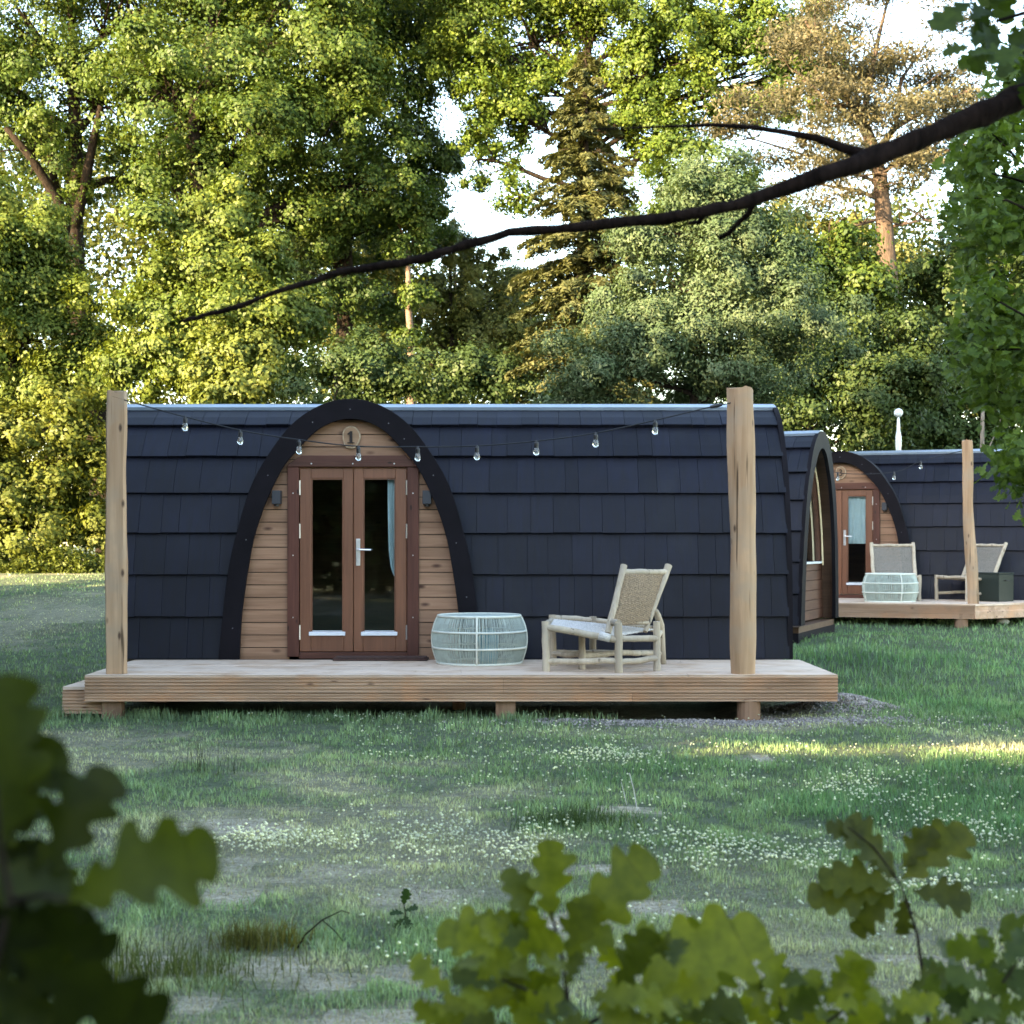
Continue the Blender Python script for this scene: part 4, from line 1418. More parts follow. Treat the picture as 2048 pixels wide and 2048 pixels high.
conifer('narrow brownish spruce in front of the open crowned oak at the centre', 33, 1105, 95, 760, 175, 62000, SPR)
conifer('tiny distant pointed conifer in the gap of sky above the arch', 60, 858, 410, 700, 60, 5000, ((.09, .10, .04), (.13, .13, .055), (.17, .16, .07)))

# Scots pine: bare trunk, forked limbs, flat needle clouds
PD = 35
px_ = X2(1672, PD); pz_ = G(px_, PD)
pine = thing('pine_tree', 'tall pine with bare reddish trunk and rusty needle clouds at the upper right', 'tree', (px_, PD, pz_), 0, 'trees behind the cabins')
po = Vector((px_, PD, pz_))
def PP(x, y_, dd=0.0): return P(x, y_, PD + dd) - po
mb = MB()
mb.tube([Vector((0, 0, -.2)), PP(1682, 700), PP(1675, 520), PP(1668, 420), PP(1660, 330), PP(1640, 260), PP(1615, 200)], [.30, .26, .23, .20, .17, .14, .11], 10)
limbs_ = [([(1640, 260), (1600, 190), (1560, 110), (1520, 40)], .09), ([(1650, 290), (1690, 240), (1760, 200), (1830, 170)], .09), ([(1630, 230), (1640, 150), (1660, 60), (1680, -20)], .09),
          ([(1668, 380), (1620, 360), (1560, 350), (1500, 340)], .06), ([(1660, 330), (1700, 300), (1770, 290), (1830, 270)], .06), ([(1615, 200), (1570, 200), (1500, 130)], .06),
          ([(1668, 410), (1600, 430), (1540, 445)], .045), ([(1670, 430), (1720, 420), (1760, 410)], .045), ([(1690, 240), (1700, 150), (1750, 80)], .06), ([(1668, 350), (1600, 320), (1480, 280), (1380, 250)], .05)]
cl = []
for pts, r in limbs_:
    pp = [PP(x, y_, rnd.uniform(-.6, .6) * i) for i, (x, y_) in enumerate(pts)]
    mb.tube(pp, [r * (1 - .7 * i / (len(pp) - 1)) for i in range(len(pp))], 7)
    for i in range(1, len(pp)):
        for _ in range(4 if i == len(pp) - 1 else 3):
            q = pp[i - 1].lerp(pp[i], rnd.random()) + Vector((rnd.uniform(-.9, .9), rnd.uniform(-1, 1), rnd.uniform(-.1, .7)))
            limb(mb, pp[i - 1].lerp(pp[i], .6), q, .025, .006, 4, .1, 4)
            cl.append(q)
mb.build('trunk', M['bark_pine'], pine, True)
ctr = np.array([tuple(PP(x, y_)) for x, y_ in ((1480, 30), (1560, 50), (1640, 20), (1720, 40), (1790, 60), (1520, 110), (1740, 130), (1800, 150), (1660, 110), (1590, 200), (1770, 230), (1690, 200), (1500, 210), (1800, 260), (1620, 300), (1560, 290), (1480, 290), (1420, 250), (1380, 240), (1700, -20), (1560, -30), (1850, 100), (1600, 130), (1740, 270))])
ctr = np.concatenate([ctr, np.array([tuple(q) for q in cl if q.z > PP(0, 380).z])])
k = NR.integers(0, len(ctr), 44000)
g = NR.normal(size=(44000, 3)) * np.array([.30, .30, .075]); g[:, 1] *= 1.6
off = NR.normal(size=(len(ctr), 3)) * np.array([.15, .9, .1])
p = ctr[k] + off[k] + g
nn = rand_dirs(44000) + np.array([0, 0, .5]); nn /= np.linalg.norm(nn, axis=1, keepdims=True)
v, f = leaf_quads(p, nn, NR.uniform(.08, .16, 44000), .32, .05)
t = (.5 * NR.random(44000) + .5 * NR.random(len(ctr))[k])[:, None]
c0, c1, c2 = [np.array(c) for c in PINE]
np_mesh('crown', v, f, 4, M['needle'], pine, np.where(t < .5, c0 + (c1 - c0) * t * 2, c1 + (c2 - c1) * (t - .5) * 2))

# thin bare sapling trunk by the far cabin
SD = 30.5
sx = X2(1855, SD)
mb = MB(); mb.tube([(0, 0, -.1), (.02, 0, 1.2), (-.03, 0, 2.4), (.0, 0, 4.2)], [.06, .055, .05, .03], 8)
limb(mb, (-.03, 0, 2.4), (.5, .2, 3.6), .02, .006)
o = mb.build('sapling_trunk', bark('grey_bark', (.12, .10, .08), (.25, .21, .17)), None, True); o.location = (sx, SD, G(sx, SD))
tag(o, 'thin grey bare sapling trunk behind the far cabin roof near the right edge', 'tree trunk')

# the wood goes on behind the trees that can be told apart
n = 190000
ns = 3600
cx = NR.uniform(-27, 32, ns); cz = NR.random(ns) ** .8 * 1.16 * np.interp(cx, [-30, -11, -6, -2.5, 2, 6, 12, 34], [14.5, 13.5, 12, 8.6, 9.0, 10.5, 11.5, 12.5]); cy = NR.uniform(56, 63, ns)
k = NR.integers(0, ns, n)
p = np.stack([cx, cy, cz], 1)[k] + NR.normal(size=(n, 3)) * np.array([.6, .6, .45]) + np.array([0, 0, .9])
nn = rand_dirs(n) + np.array([0, 0, .5]); nn /= np.linalg.norm(nn, axis=1, keepdims=True)
v, f = leaf_quads(p, nn, NR.uniform(.16, .30, n), .62)
tn = (.5 * NR.random(n) + .5 * NR.random(ns)[k])[:, None]
o = np_mesh('far_woodland', v, f, 4, M['leaf'], None, np.array([.045, .07, .018]) * (1 - tn) + np.array([.12, .135, .035]) * tn)
tag(o, kind='stuff')

# weeds along the far edge of the left lawn
wx = NR.uniform(X2(-60, 37), X2(235, 37), 420); wy = 36.2 + NR.random(420) * 1.2
k = NR.integers(0, 420, 9000)
p = np.stack([wx[k], wy[k], hgt(wx[k], wy[k])], 1) + NR.normal(size=(9000, 3)) * np.array([.07, .07, .0]) + np.array([0, 0, 1]) * (NR.random((9000, 1)) ** 1.5) * (.2 + .55 * vnoise(wx, wy, .7, 41)[k])[:, None]
nn = rand_dirs(9000) + np.array([0, 0, .8]); nn /= np.linalg.norm(nn, axis=1, keepdims=True)
v, f = leaf_quads(p, nn, NR.uniform(.07, .14, 9000), .5)
o = np_mesh('weeds', v, f, 4, M['leaf'], None, np.array([.10, .13, .03]) * NR.uniform(.6, 1.3, (9000, 1)))
tag(o, kind='stuff')


# ------------------------------------------------------------------ lobed oak leaves, close up
def oak_outline(fine):
    raw = [(0, .012), (.06, .025), (.12, .06), (.20, .14), (.26, .165), (.30, .15), (.305, .105), (.345, .095), (.40, .16), (.47, .25), (.53, .275), (.57, .25), (.57, .18), (.605, .15),
           (.66, .20), (.73, .275), (.79, .285), (.82, .25), (.805, .18), (.84, .155), (.90, .19), (.95, .175), (.985, .12), (1.0, .05), (1.01, .0)]
    if not fine:
        return [raw[i] for i in (0, 2, 4, 5, 7, 9, 11, 13, 15, 17, 19, 21, 22, 24)]
    pts = [Vector(p) for p in raw]
    ext = [pts[0]] + pts + [pts[-1]]
    out = []
    for i in range(1, len(ext) - 2):
        for k in range(3):
            t = k / 3; p0, p1, p2, p3 = ext[i - 1:i + 3]
            q = .5 * ((2 * p1) + (p2 - p0) * t + (2 * p0 - 5 * p1 + 4 * p2 - p3) * t * t + (3 * p1 - p0 - 3 * p2 + p3) * t ** 3)
            out.append((q.x, max(0.0, q.y)))
    out.append(raw[-1])
    return out


def oak_leaves(name, specs, mat, parent, cols, fine=True, width=1.0):
    """specs: (base, tip, normal, bend). Each leaf: two strips of triangles from the midrib to the lobed edge"""
    ol = oak_outline(fine); k = len(ol)
    V, F, Cc = [], [], []
    b = 0
    for (p, q, n, bend, tint) in specs:
        p = np.array(p, float); q = np.array(q, float); n = np.array(n, float)
        a = q - p; L = np.linalg.norm(a); a /= L
        n = n - a * n.dot(a); n /= np.linalg.norm(n) + 1e-9
        s = np.cross(n, a)
        vs_ = []
        wv = NR.uniform(-.35, .35, 3)
        for (t, w) in ol:
            tm = min(t, 1.0)
            mid = p + a * L * tm + n * L * (-bend * tm * tm)
            vs_.append(mid)
        for sg in (1, -1):
            for j, (t, w) in enumerate(ol):
                ww = w * width * (1 + .22 * math.sin(7 * t + wv[1] * 20 + sg * 1.3))
                rip = .22 * ww * (1 + wv[2]) + .10 * ww * math.sin(9 * t + wv[0] * 9 + sg)
                vs_.append(p + a * L * t + s * sg * ww * L + n * L * (-bend * t * t + rip))
        V += vs_
        for j in range(k - 1):
            F += [b + j, b + k + j, b + k + j + 1, b + j, b + k + j + 1, b + j + 1]
            F += [b + j, b + 2 * k + j + 1, b + 2 * k + j, b + j, b + j + 1, b + 2 * k + j + 1]
        c0, c1 = np.array(cols[0]), np.array(cols[1])
        Cc += [c0 + (c1 - c0) * tint] * (4 * (k - 1))
        b += 3 * k
    return np_mesh(name, np.array(V), np.array(F), 3, M[mat], parent, np.array(Cc), True)


def px_leaf(x0, y0, x1, y1, D, tilt=0.0, yaw=.3, bend=.08, tint=.5, dd=0.0):
    p = P(x0, y0, D); q = P(x1, y1, D + dd)
    n = Vector((yaw, -1, tilt + .35))
    return (p, q, n, bend, tint)


# near oak whose bare limb crosses the picture; trunk stands just outside the frame
near = thing('oak_tree', 'near oak outside the frame whose bare dark limb sweeps across the picture', 'tree', (3.05, 4.4, G(3.05, 4.4)), 0, 'near oaks')
no = Vector(near.location)
mb = MB(); mb.tube([(0, 0, -.2), (0, 0, .3), (.03, .02, 1.6), (-.02, .05, 3.0), (.05, .0, 5.5)], [.27, .21, .18, .16, .08], 14)
mb.build('trunk', M['bark_dark'], near, True)
bp = [(345, 606, 4.2), (385, 596, 4.2), (430, 585, 4.15), (520, 552, 4.1), (640, 515, 4.1), (720, 500, 4.05), (800, 487, 4.0), (880, 462, 4.0), (960, 440, 4.0), (1100, 426, 3.95), (1250, 414, 3.95), (1330, 400, 3.9), (1400, 382, 3.9), (1540, 335, 3.9), (1650, 298, 3.95), (1760, 253, 4.0), (1850, 215, 4.05), (1940, 178, 4.1), (2200, 60, 4.2)]
br = [5, 7, 7, 8, 9, 10, 11, 12, 13, 13, 15, 16, 18, 22, 26, 30, 32, 34, 42]
kk = 2048 / 1932 / FPX
line, rad = [], []
for i in range(len(bp) - 1):
    for t in (0, .33, .66):
        q = [bp[i][j] + (bp[i + 1][j] - bp[i][j]) * t for j in range(3)]
        r = (br[i] + (br[i + 1] - br[i]) * t)
        r *= .82 * (1 + rnd.uniform(-.16, .2))
        line.append(P(q[0], q[1] + rnd.uniform(-2, 2), q[2]) - no); rad.append(r * .86 * kk * q[2])
line.append(Vector((.02, .0, 3.55))); rad.append(.08)
mb = MB(); mb.tube(line, rad, 12, True, .16)
limb_o = mb.build('bare_limb', M['bark_branch'], near, True)
for pts, r0, r1 in (([(1655, 296), (1600, 282), (1540, 262), (1480, 250), (1420, 240), (1340, 236), (1250, 240), (1120, 243)], 12, 2), ([(1422, 382), (1412, 402), (1395, 420), (1375, 438), (1358, 452)], 8, 5), ([(640, 515), (600, 520), (560, 505)], 3, 1.5), ([(1330, 402), (1320, 418), (1300, 421)], 7, 4)):
    mb = MB()
    n = len(pts)
    mb.tube([P(x + rnd.uniform(-2, 2), y_ + rnd.uniform(-2, 2), 3.95 + .02 * i) - no for i, (x, y_) in enumerate(pts)], [(r0 + (r1 - r0) * i / (n - 1)) * .86 * kk * 3.95 * (1 + rnd.uniform(-.12, .12)) for i in range(n)], 8, True, .1)
    mb.build('twig', M['bark_branch'], limb_o, True)
# its dark leaves in the top right corner
sp = []
for _ in range(150):
    x, y_ = rnd.uniform(1815, 2080), rnd.uniform(-160, 150)
    if y_ > 40 + (x - 1815) * .55 + 40 or (x < 1850 and y_ < -60): continue
    a = rnd.uniform(0, 6.28); L = rnd.uniform(45, 75)
    D = rnd.uniform(3.8, 4.6)
    sp.append(px_leaf(x, y_, x + L * math.cos(a), y_ + L * math.sin(a) * .8 + 15, D, rnd.uniform(-.6, .8), rnd.uniform(-.7, .7), .15, rnd.random(), rnd.uniform(-.05, .05)))
sp = [(Vector(a) - no, Vector(b) - no, n, bd, t) for a, b, n, bd, t in sp]
oak_leaves('crown', sp, 'leaf_near', near, ((.02, .04, .008), (.05, .085, .014)), False, 1.15)
mb = MB()
for x, y_ in ((1830, 0), (1880, 40), (1860, -60), (1930, 100), (1900, -100)):
    limb(mb, (-.02, .02, 3.3), P(x, y_, 4.2) - no, .03, .004, 6, .05, 6)
mb.build('small_branch', M['bark_dark'], near, True)

# oak at the right edge
RD = 9.2
ro = thing('oak_tree', 'leafy oak in shade filling the right edge beside the far deck', 'tree', (X2(2230, RD), RD + .3, G(X2(2230, RD), RD)), 0, 'near oaks')
o3 = Vector(ro.location)
mb = MB(); mb.tube([(0, 0, -.2), (0, 0, 1.0), (-.05, 0, 2.5), (.05, 0, 5.0)], [.22, .17, .14, .06], 12)
edge = [(60, 1940), (150, 1885), (230, 1850), (300, 1805), (360, 1800), (440, 1795), (520, 1800), (600, 1808), (660, 1800), (720, 1835), (780, 1865), (850, 1880), (930, 1890), (990, 1930)]
cen = []
for _ in range(180):
    y_ = rnd.uniform(60, 960)
    xe_ = float(np.interp(y_, [e[0] for e in edge], [e[1] for e in edge]))
    x = xe_ + 26 + (rnd.random() ** 1.5) * (2150 - xe_)
    cen.append((x, y_, RD + rnd.uniform(-.7, .9)))
sp = []
for ci, (x, y_, D) in enumerate(cen):
    if ci % 3 == 0: limb(mb, (0, 0, max(.6, Z2(y_ + 120, D) - o3.z)), P(x, y_, D) - o3, .022, .004, 5, .05, 5)
    dens = 70 if x < 2000 else 14
    for _ in range(dens):
        xx, yy = x + rnd.gauss(0, 24), y_ + rnd.gauss(0, 20)
        a = rnd.uniform(0, 6.28); L = rnd.uniform(16, 29)
        p_ = P(xx, yy, D + rnd.gauss(0, .12)) - o3
        dv = Vector((math.cos(a), rnd.uniform(-1, 1), math.sin(a) * .8 - .25)).normalized() * (L * kk * D)
        sp.append((p_, p_ + dv, Vector((rnd.uniform(-.8, .6), rnd.uniform(-1, .3), rnd.uniform(.1, 1.2))), .15, rnd.random()))
mb.build('trunk', M['bark_dark'], ro, True)
oak_leaves('crown', sp, 'leaf_near', ro, ((.055, .10, .020), (.125, .195, .040)), False, 1.2)

# foreground oak shoots, close to the lens
def shoot(label, D, base, stems, leaves, cols, extra=()):
    bx_ = P(base[0], base[1], D)
    root = thing('oak_sapling', label, 'sapling', (bx_.x, D, G(bx_.x, D)), 0, 'oak shoots in front of the lens')
    o = Vector(root.location)
    mb = MB()
    for pts, r in stems:
        pp = [P(x, y_, D) - o for x, y_ in pts]
        mb.tube(pp, [r * (1 - .6 * i / (len(pp) - 1)) for i in range(len(pp))], 8)
    g0 = P(stems[0][0][0][0], stems[0][0][0][1], D) - o
    mb.tube([(g0.x * .3, .05, -.05), (g0.x * .7, .03, g0.z * .5), g0], [stems[0][1] * 1.6, stems[0][1] * 1.3, stems[0][1]], 8)
    mb.build('stem', M['bark_dark'], root, True)
    sp = [(Vector(a) - o, Vector(b) - o, n, bd, t) for a, b, n, bd, t in leaves]
    oak_leaves('leaves', sp, 'leaf_near', root, cols)
    return root


def rand_leaves_l():
    rg = random.Random(3); out = []
    for i in range(17):
        x, y_ = rg.uniform(-120, 60), rg.uniform(1500, 1990)
        a = rg.uniform(-1.6, .9); L = rg.uniform(150, 240)
        out.append(px_leaf(x, y_, x + L * math.cos(a) * .75, y_ + L * math.sin(a), LA + rg.uniform(.03, .2), rg.uniform(-.8, .4), rg.uniform(-.4, .5), rg.uniform(.05, .2), rg.random() * .7))
    return out


LA = 1.16
lv = [px_leaf(-20 + 23 * (i % 5) - 30, 1770 + 34 * (i // 5) , 60 + 30 * ((i * 3) % 5), 1730 + 45 * (i // 2) - 30, LA + .05 + .012 * i, -.6 + .1 * (i % 4), .3 - .1 * (i % 5), .1, .05 * (i % 3)) for i in range(10)]
lv += rand_leaves_l()
lv += [px_leaf(-40, 1600, 60, 1480, LA + .10, .1, .2, .1, .1), px_leaf(-60, 1480, 95, 1520, LA + .09, .2, .2, .1, .25), px_leaf(-30, 1660, 80, 1590, LA + .10, .1, .2, .1, .0)]
lv += [px_leaf(120, 1700, 408, 1590, LA, .0, .15, .03, .75), px_leaf(60, 1665, 205, 1455, LA + .05, -.3, -.3, .1, .2), px_leaf(5, 1600, 15, 1275, LA + .02, .1, .3, .06, .45),
      px_leaf(-60, 1560, 110, 1400, LA + .06, .3, .3, .08, .25), px_leaf(30, 1720, 215, 1800, LA + .03, -.7, .2, .12, .0), px_leaf(20, 1790, 300, 1945, LA - .02, -.6, .0, .12, .05),
      px_leaf(-10, 1750, 200, 1880, LA + .06, -.8, .3, .1, .0), px_leaf(-80, 1720, 90, 1800, LA, -.5, .1, .1, .0), px_leaf(-60, 1640, 130, 1680, LA + .04, .2, .1, .1, .35),
      px_leaf(-50, 1830, 130, 1960, LA + .02, -.2, .2, .1, .3), px_leaf(-40, 1900, 60, 2080, LA, .2, .2, .1, .2), px_leaf(-120, 1480, 60, 1350, LA + .05, .3, .5, .1, .3), px_leaf(-30, 1690, 150, 1850, LA + .09, -.3, -.4, .1, .1)]
shoot('large blurred dark oak leaves close to the lens in the lower left corner', LA, (-60, 1932), [([(-70, 2100), (-20, 1850), (20, 1700), (0, 1600), (-10, 1480)], .0045), ([(20, 1700), (80, 1690), (130, 1698)], .003)], lv, ((.010, .016, .002), (.056, .078, .003)))


def rand_leaves(n, x0, x1, y0, y1, D, Lr=(90, 150), seed=1, spread=.25, top=None):
    rg = random.Random(seed); out = []
    while len(out) < n:
        x, y_ = rg.uniform(x0, x1), rg.uniform(y0, y1)
        if top is not None and y_ < float(np.interp(x, [t[0] for t in top], [t[1] for t in top])) + 60: continue
        a = rg.uniform(-2.9, -.2); L = rg.uniform(*Lr)
        out.append(px_leaf(x, y_, x + L * math.cos(a), y_ + L * math.sin(a) * .7, D + rg.uniform(-spread, spread), rg.uniform(-.5, .9), rg.uniform(-.8, .8), rg.uniform(0, .2), rg.random(), rg.uniform(-.05, .05)))
    return out


LB = 2.35
lv = [px_leaf(1040, 1740, 1035, 1585, LB, .3, .2, .05, .6), px_leaf(1060, 1760, 1235, 1620, LB, .3, -.1, .06, .5), px_leaf(1010, 1750, 955, 1640, LB, .2, .4, .06, .3), px_leaf(1010, 1800, 825, 1755, LB, .5, .2, .05, .8),
      px_leaf(1000, 1850, 900, 1730, LB, .3, .3, .06, .6), px_leaf(1070, 1820, 1120, 1690, LB - .05, .2, -.2, .05, .35), px_leaf(1160, 1870, 1228, 1755, LB, -.1, .3, .06, .1), px_leaf(1190, 1880, 1440, 1745, LB - .05, .5, .0, .04, .9),
      px_leaf(1290, 1880, 1290, 1755, LB, .0, .2, .06, .15), px_leaf(980, 1870, 815, 1925, LB, .5, .3, .06, .8), px_leaf(1060, 1850, 1000, 1750, LB + .08, .3, .1, .06, .5)]
lv += rand_leaves(64, 835, 1290, 1770, 1990, LB, (75, 125), 4, .25)
shoot('blurred olive oak leaves standing up at the lower centre', LB, (1080, 1932), [([(1090, 2200), (1080, 1950), (1060, 1800), (1040, 1720)], .005), ([(1080, 1950), (1200, 1880), (1300, 1850)], .004), ([(1075, 1900), (950, 1850), (880, 1800)], .003)], lv, ((.040, .056, .005), (.150, .178, .014)))
LC = 2.55
lv = rand_leaves(46, 1270, 1740, 1855, 2010, LC, (75, 120), 6, .3)
lv += [px_leaf(1330, 1880, 1400, 1800, LC, .5, .1, .05, .7), px_leaf(1480, 1900, 1440, 1790, LC, .4, .2, .05, .9), px_leaf(1560, 1900, 1620, 1800, LC, .4, .1, .05, .7)]
shoot('blurred bright oak leaves in a low clump along the bottom edge right of centre', LC, (1500, 1932), [([(1500, 2200), (1490, 1980), (1470, 1880)], .005), ([(1490, 1980), (1600, 1900), (1650, 1860)], .003)], lv, ((.040, .060, .006), (.155, .185, .016)))
LE = 2.75
lv = rand_leaves(34, 1760, 2000, 1790, 2010, LE, (70, 110), 9, .3)
shoot('dark blurred oak leaves in the lower right corner of the lawn', LE, (1860, 1932), [([(1870, 2200), (1860, 1980), (1850, 1830)], .005), ([(1860, 1900), (1930, 1800)], .003)], lv, ((.026, .046, .010), (.085, .120, .018)))
LF = 3.0
lv = [px_leaf(1690, 1650, 1600, 1545, LF, .2, .2, .06, .3), px_leaf(1700, 1640, 1760, 1560, LF, .3, .1, .06, .4), px_leaf(1700, 1660, 1825, 1560, LF, .1, -.1, .06, .6), px_leaf(1690, 1670, 1545, 1650, LF, .5, .2, .06, .75), px_leaf(1680, 1680, 1525, 1695, LF, .4, .2, .06, .7),
      px_leaf(1690, 1680, 1610, 1760, LF, .0, .1, .06, .2), px_leaf(1710, 1690, 1700, 1765, LF, -.2, .1, .06, .1), px_leaf(1720, 1680, 1835, 1700, LF, .1, .2, .06, .2), px_leaf(1640, 1590, 1560, 1555, LF, .3, .1, .06, .2), px_leaf(1690, 1660, 1640, 1610, LF + .05, .3, .1, .06, .5)]
shoot('slender oak shoot with a star of olive leaves at the lower right', LF, (1740, 1932), [([(1760, 2150), (1750, 1900), (1730, 1760), (1700, 1670)], .005), ([(1700, 1670), (1650, 1600), (1600, 1560)], .0025), ([(1720, 1720), (1770, 1760)], .002)], lv, ((.036, .044, .005), (.095, .110, .012)))


# ------------------------------------------------------------------ grass
def blades(name, x, y, h, w, col, lean=.45):
    n = len(x)
    z = hgt(x, y)
    a = NR.random(n) * 6.283
    dx, dy = np.cos(a), np.sin(a)
    la = NR.random(n) * 6.283; lm = np.abs(NR.normal(size=n)) * lean
    b = np.stack([x, y, z - .004], 1)
    side = np.stack([dx, dy, np.zeros(n)], 1) * (w / 2)[:, None]
    ln = np.stack([np.cos(la) * lm, np.sin(la) * lm, np.zeros(n)], 1) * h[:, None]
    up = np.array([0, 0, 1]) * h[:, None]
    v = np.stack([b - side, b + side, b + side * .7 + up * .55 + ln * .3, b - side * .7 + up * .55 + ln * .3, b + up * (1 - .25 * lm[:, None]) + ln * 1.0], 1).reshape(-1, 3)
    i = np.arange(n)[:, None] * 5
    f = np.concatenate([i, i + 1, i + 2, i, i + 2, i + 3, i + 3, i + 2, i + 4], 1).ravel()
    o = np_mesh(name, v, f, 3, M['grassblade'], None, np.repeat(col, 3, axis=0))
    return tag(o, kind='stuff')


def in_built(x, y):
    m = (x > -3.58) & (x < 2.72) & (y > 13.15) & (y < 17.3)
    m |= (x > -3.86) & (x < -3.5) & (y > 12.93) & (y < 14)
    for pod, ph in ((POD2, PHI2), (POD3, PHI3)):
        lx = (x - pod[0]) * math.cos(ph) - (y - pod[1]) * math.sin(ph); ly = (x - pod[0]) * math.sin(ph) + (y - pod[1]) * math.cos(ph)
        m |= (lx > XL) & (lx < XR) & (ly > -.05) & (ly < 2.5)
    return m


def grass_field(n, y0, y1, pw, hscale):
    u = NR.random(n)
    k = 1 - pw
    y = (y0 ** k + u * (y1 ** k - y0 ** k)) ** (1 / k)
    x = NR.uniform(-1, 1, n) * (.46 * y + .7)
    bare, straw, lush = lawn_fields(x, y)
    clump = vnoise(x, y, .16, 51)
    keep = (NR.random(n) > bare * .93) & ~in_built(x, y) & (NR.random(n) < .35 + .9 * clump + .4 * lush)
    # chippings by the thick pole stay nearly bare
    gm = np.exp(-(((x - 1.7) / 1.9) ** 2 + ((y - 12.75) / .28) ** 2) * 1.2) + np.exp(-(((x - 2.95) / .5) ** 2 + ((y - 13.45) / .35) ** 2))
    keep &= NR.random(n) > np.clip(gm * 1.1 * (x > .2), 0, .97)
    x, y, straw, lush, clump, bare = x[keep], y[keep], straw[keep], lush[keep], clump[keep], bare[keep]
    m = len(x)
    h = (.014 + .046 * clump ** 1.5 + .050 * lush * NR.random(m) + .02 * NR.random(m)) * hscale * .88 * (1 - .5 * straw) * (1 - .5 * bare)
    edge = np.exp(-((y - 12.95) / .22) ** 2) * (np.abs(x + .5) < 3.4) * (x < .9)
    h = h + .09 * edge * NR.random(m)
    h = h + .10 * np.exp(-(((x - 4.0) / 1.3) ** 2 + ((y - 17.4) / 1.2) ** 2)) * NR.random(m)
    w = np.maximum(.0036, y * .0006) * NR.uniform(.6, 1.6, m)
    g0 = np.array([.170, .285, .160]); g1 = np.array([.28, .38, .21]); g2 = np.array([.58, .57, .42]); g3 = np.array([.058, .195, .085])
    r = NR.random((m, 1))
    col = g0 + (g1 - g0) * r
    col = col * (1 - .6 * lush[:, None]) + g3 * .6 * lush[:, None]
    sm = np.clip(straw * 1.0 + .18 * (NR.random(m) < .25) - .35 * NR.random(m), 0, 1)[:, None]
    col = col * (1 - sm) + g2 * sm
    col = col * NR.uniform(.5, 1.35, (m, 1)) * (.72 + .56 * clump)[:, None]
    return x, y, h, w, col


parts = [grass_field(400000, 3.6, 13.5, 1.75, 1.0), grass_field(140000, 12.5, 42, 2.2, 1.15)]
x, y, h, w, col = [np.concatenate(q) for q in zip(*parts)]
# dead straw lying on the bare patches
n = 130000
u = NR.random(n); yy = (3.6 ** -1 + u * (14 ** -1 - 3.6 ** -1)) ** -1; xx = NR.uniform(-1, 1, n) * (.46 * yy + .6)
bb, ss, ll = lawn_fields(xx, yy)
kp = (NR.random(n) < .16 + bb * .75 + ss * .3) & ~in_built(xx, yy)
xx, yy = xx[kp], yy[kp]; n = len(xx)
x = np.concatenate([x, xx]); y = np.concatenate([y, yy]); h = np.concatenate([h, NR.uniform(.010, .03, n)]); w = np.concatenate([w, np.maximum(.003, yy * .0005) * NR.uniform(.6, 1.5, n)])
col = np.concatenate([col, np.array([.46, .40, .28]) * NR.uniform(.22, 1.3, (n, 1))])
LEAN = np.concatenate([np.full(len(x) - n, .55), np.full(n, 1.6)])
blades('grass', x, y, h, w, col, LEAN)

# clover heads in drifts
cx_, cy_ = [], []
for (a, b, rx, ry) in CLOVER:
    n = int(min(900, 190 * math.sqrt(rx * ry * 12) + 60))
    cx_.append(a + NR.normal(size=n) * rx * .62); cy_.append(b + NR.normal(size=n) * ry * .95)
n = 1500
yy = NR.uniform(5.2, 13, n); cx_.append(NR.uniform(-.3, 1, n) * .36 * yy); cy_.append(yy)
cx_ = np.concatenate(cx_); cy_ = np.concatenate(cy_)
kp = (~in_built(cx_, cy_)) & (cy_ > 4.2) & (vnoise(cx_, cy_, .3, 61) > .30)
cx_, cy_ = cx_[kp], cy_[kp]
n = len(cx_)
r = NR.uniform(.0055, .0095, n)
base = np.stack([cx_, cy_, hgt(cx_, cy_) + NR.uniform(.028, .065, n)], 1)
ico = np.array([(1, 0, 0), (-1, 0, 0), (0, 1, 0), (0, -1, 0), (0, 0, .8), (0, 0, -.8)])
v = (base[:, None, :] + ico[None] * r[:, None, None]).reshape(-1, 3)
ft = np.array([(0, 2, 4), (2, 1, 4), (1, 3, 4), (3, 0, 4), (2, 0, 5), (1, 2, 5), (3, 1, 5), (0, 3, 5)])
f = (np.arange(n)[:, None, None] * 6 + ft[None]).ravel()
o = np_mesh('clover_flowers', v, f, 3, M['grassblade'], None, np.repeat(np.array([.80, .84, .76]) * NR.uniform(.7, 1.1, (n, 1)), 8, axis=0))
tag(o, kind='stuff')

# grey chippings round the thick pole and in a heap behind the deck corner
n = 6500
gx_ = np.concatenate([NR.normal(1.7, 1.0, 4200), NR.normal(2.95, .27, 2300)]); gy_ = np.concatenate([NR.normal(12.78, .17, 4200), NR.normal(13.5, .2, 2300)])
kp = (gx_ > -.6) & (np.hypot(gx_ - 2.02, gy_ - 12.97) > .09)
gx_, gy_ = gx_[kp], gy_[kp]; n = len(gx_)
sz = NR.uniform(.008, .022, n)
base = np.stack([gx_, gy_, hgt(gx_, gy_) + sz * .2], 1)
rot = rand_dirs(n); r2 = rand_dirs(n); b2 = np.cross(rot, r2); b2 /= np.linalg.norm(b2, axis=1, keepdims=True); c2 = np.cross(rot, b2)
oc = np.array([(1, 0, 0), (-1, 0, 0), (0, .7, 0), (0, -.7, 0), (0, 0, .35), (0, 0, -.35)])
v = (base[:, None, :] + sz[:, None, None] * (oc[None, :, :1] * b2[:, None] + oc[None, :, 1:2] * c2[:, None] + oc[None, :, 2:] * rot[:, None])).reshape(-1, 3)
f = (np.arange(n)[:, None, None] * 6 + ft[None]).ravel()
m_, nt_, b_ = new_mat('chippings')
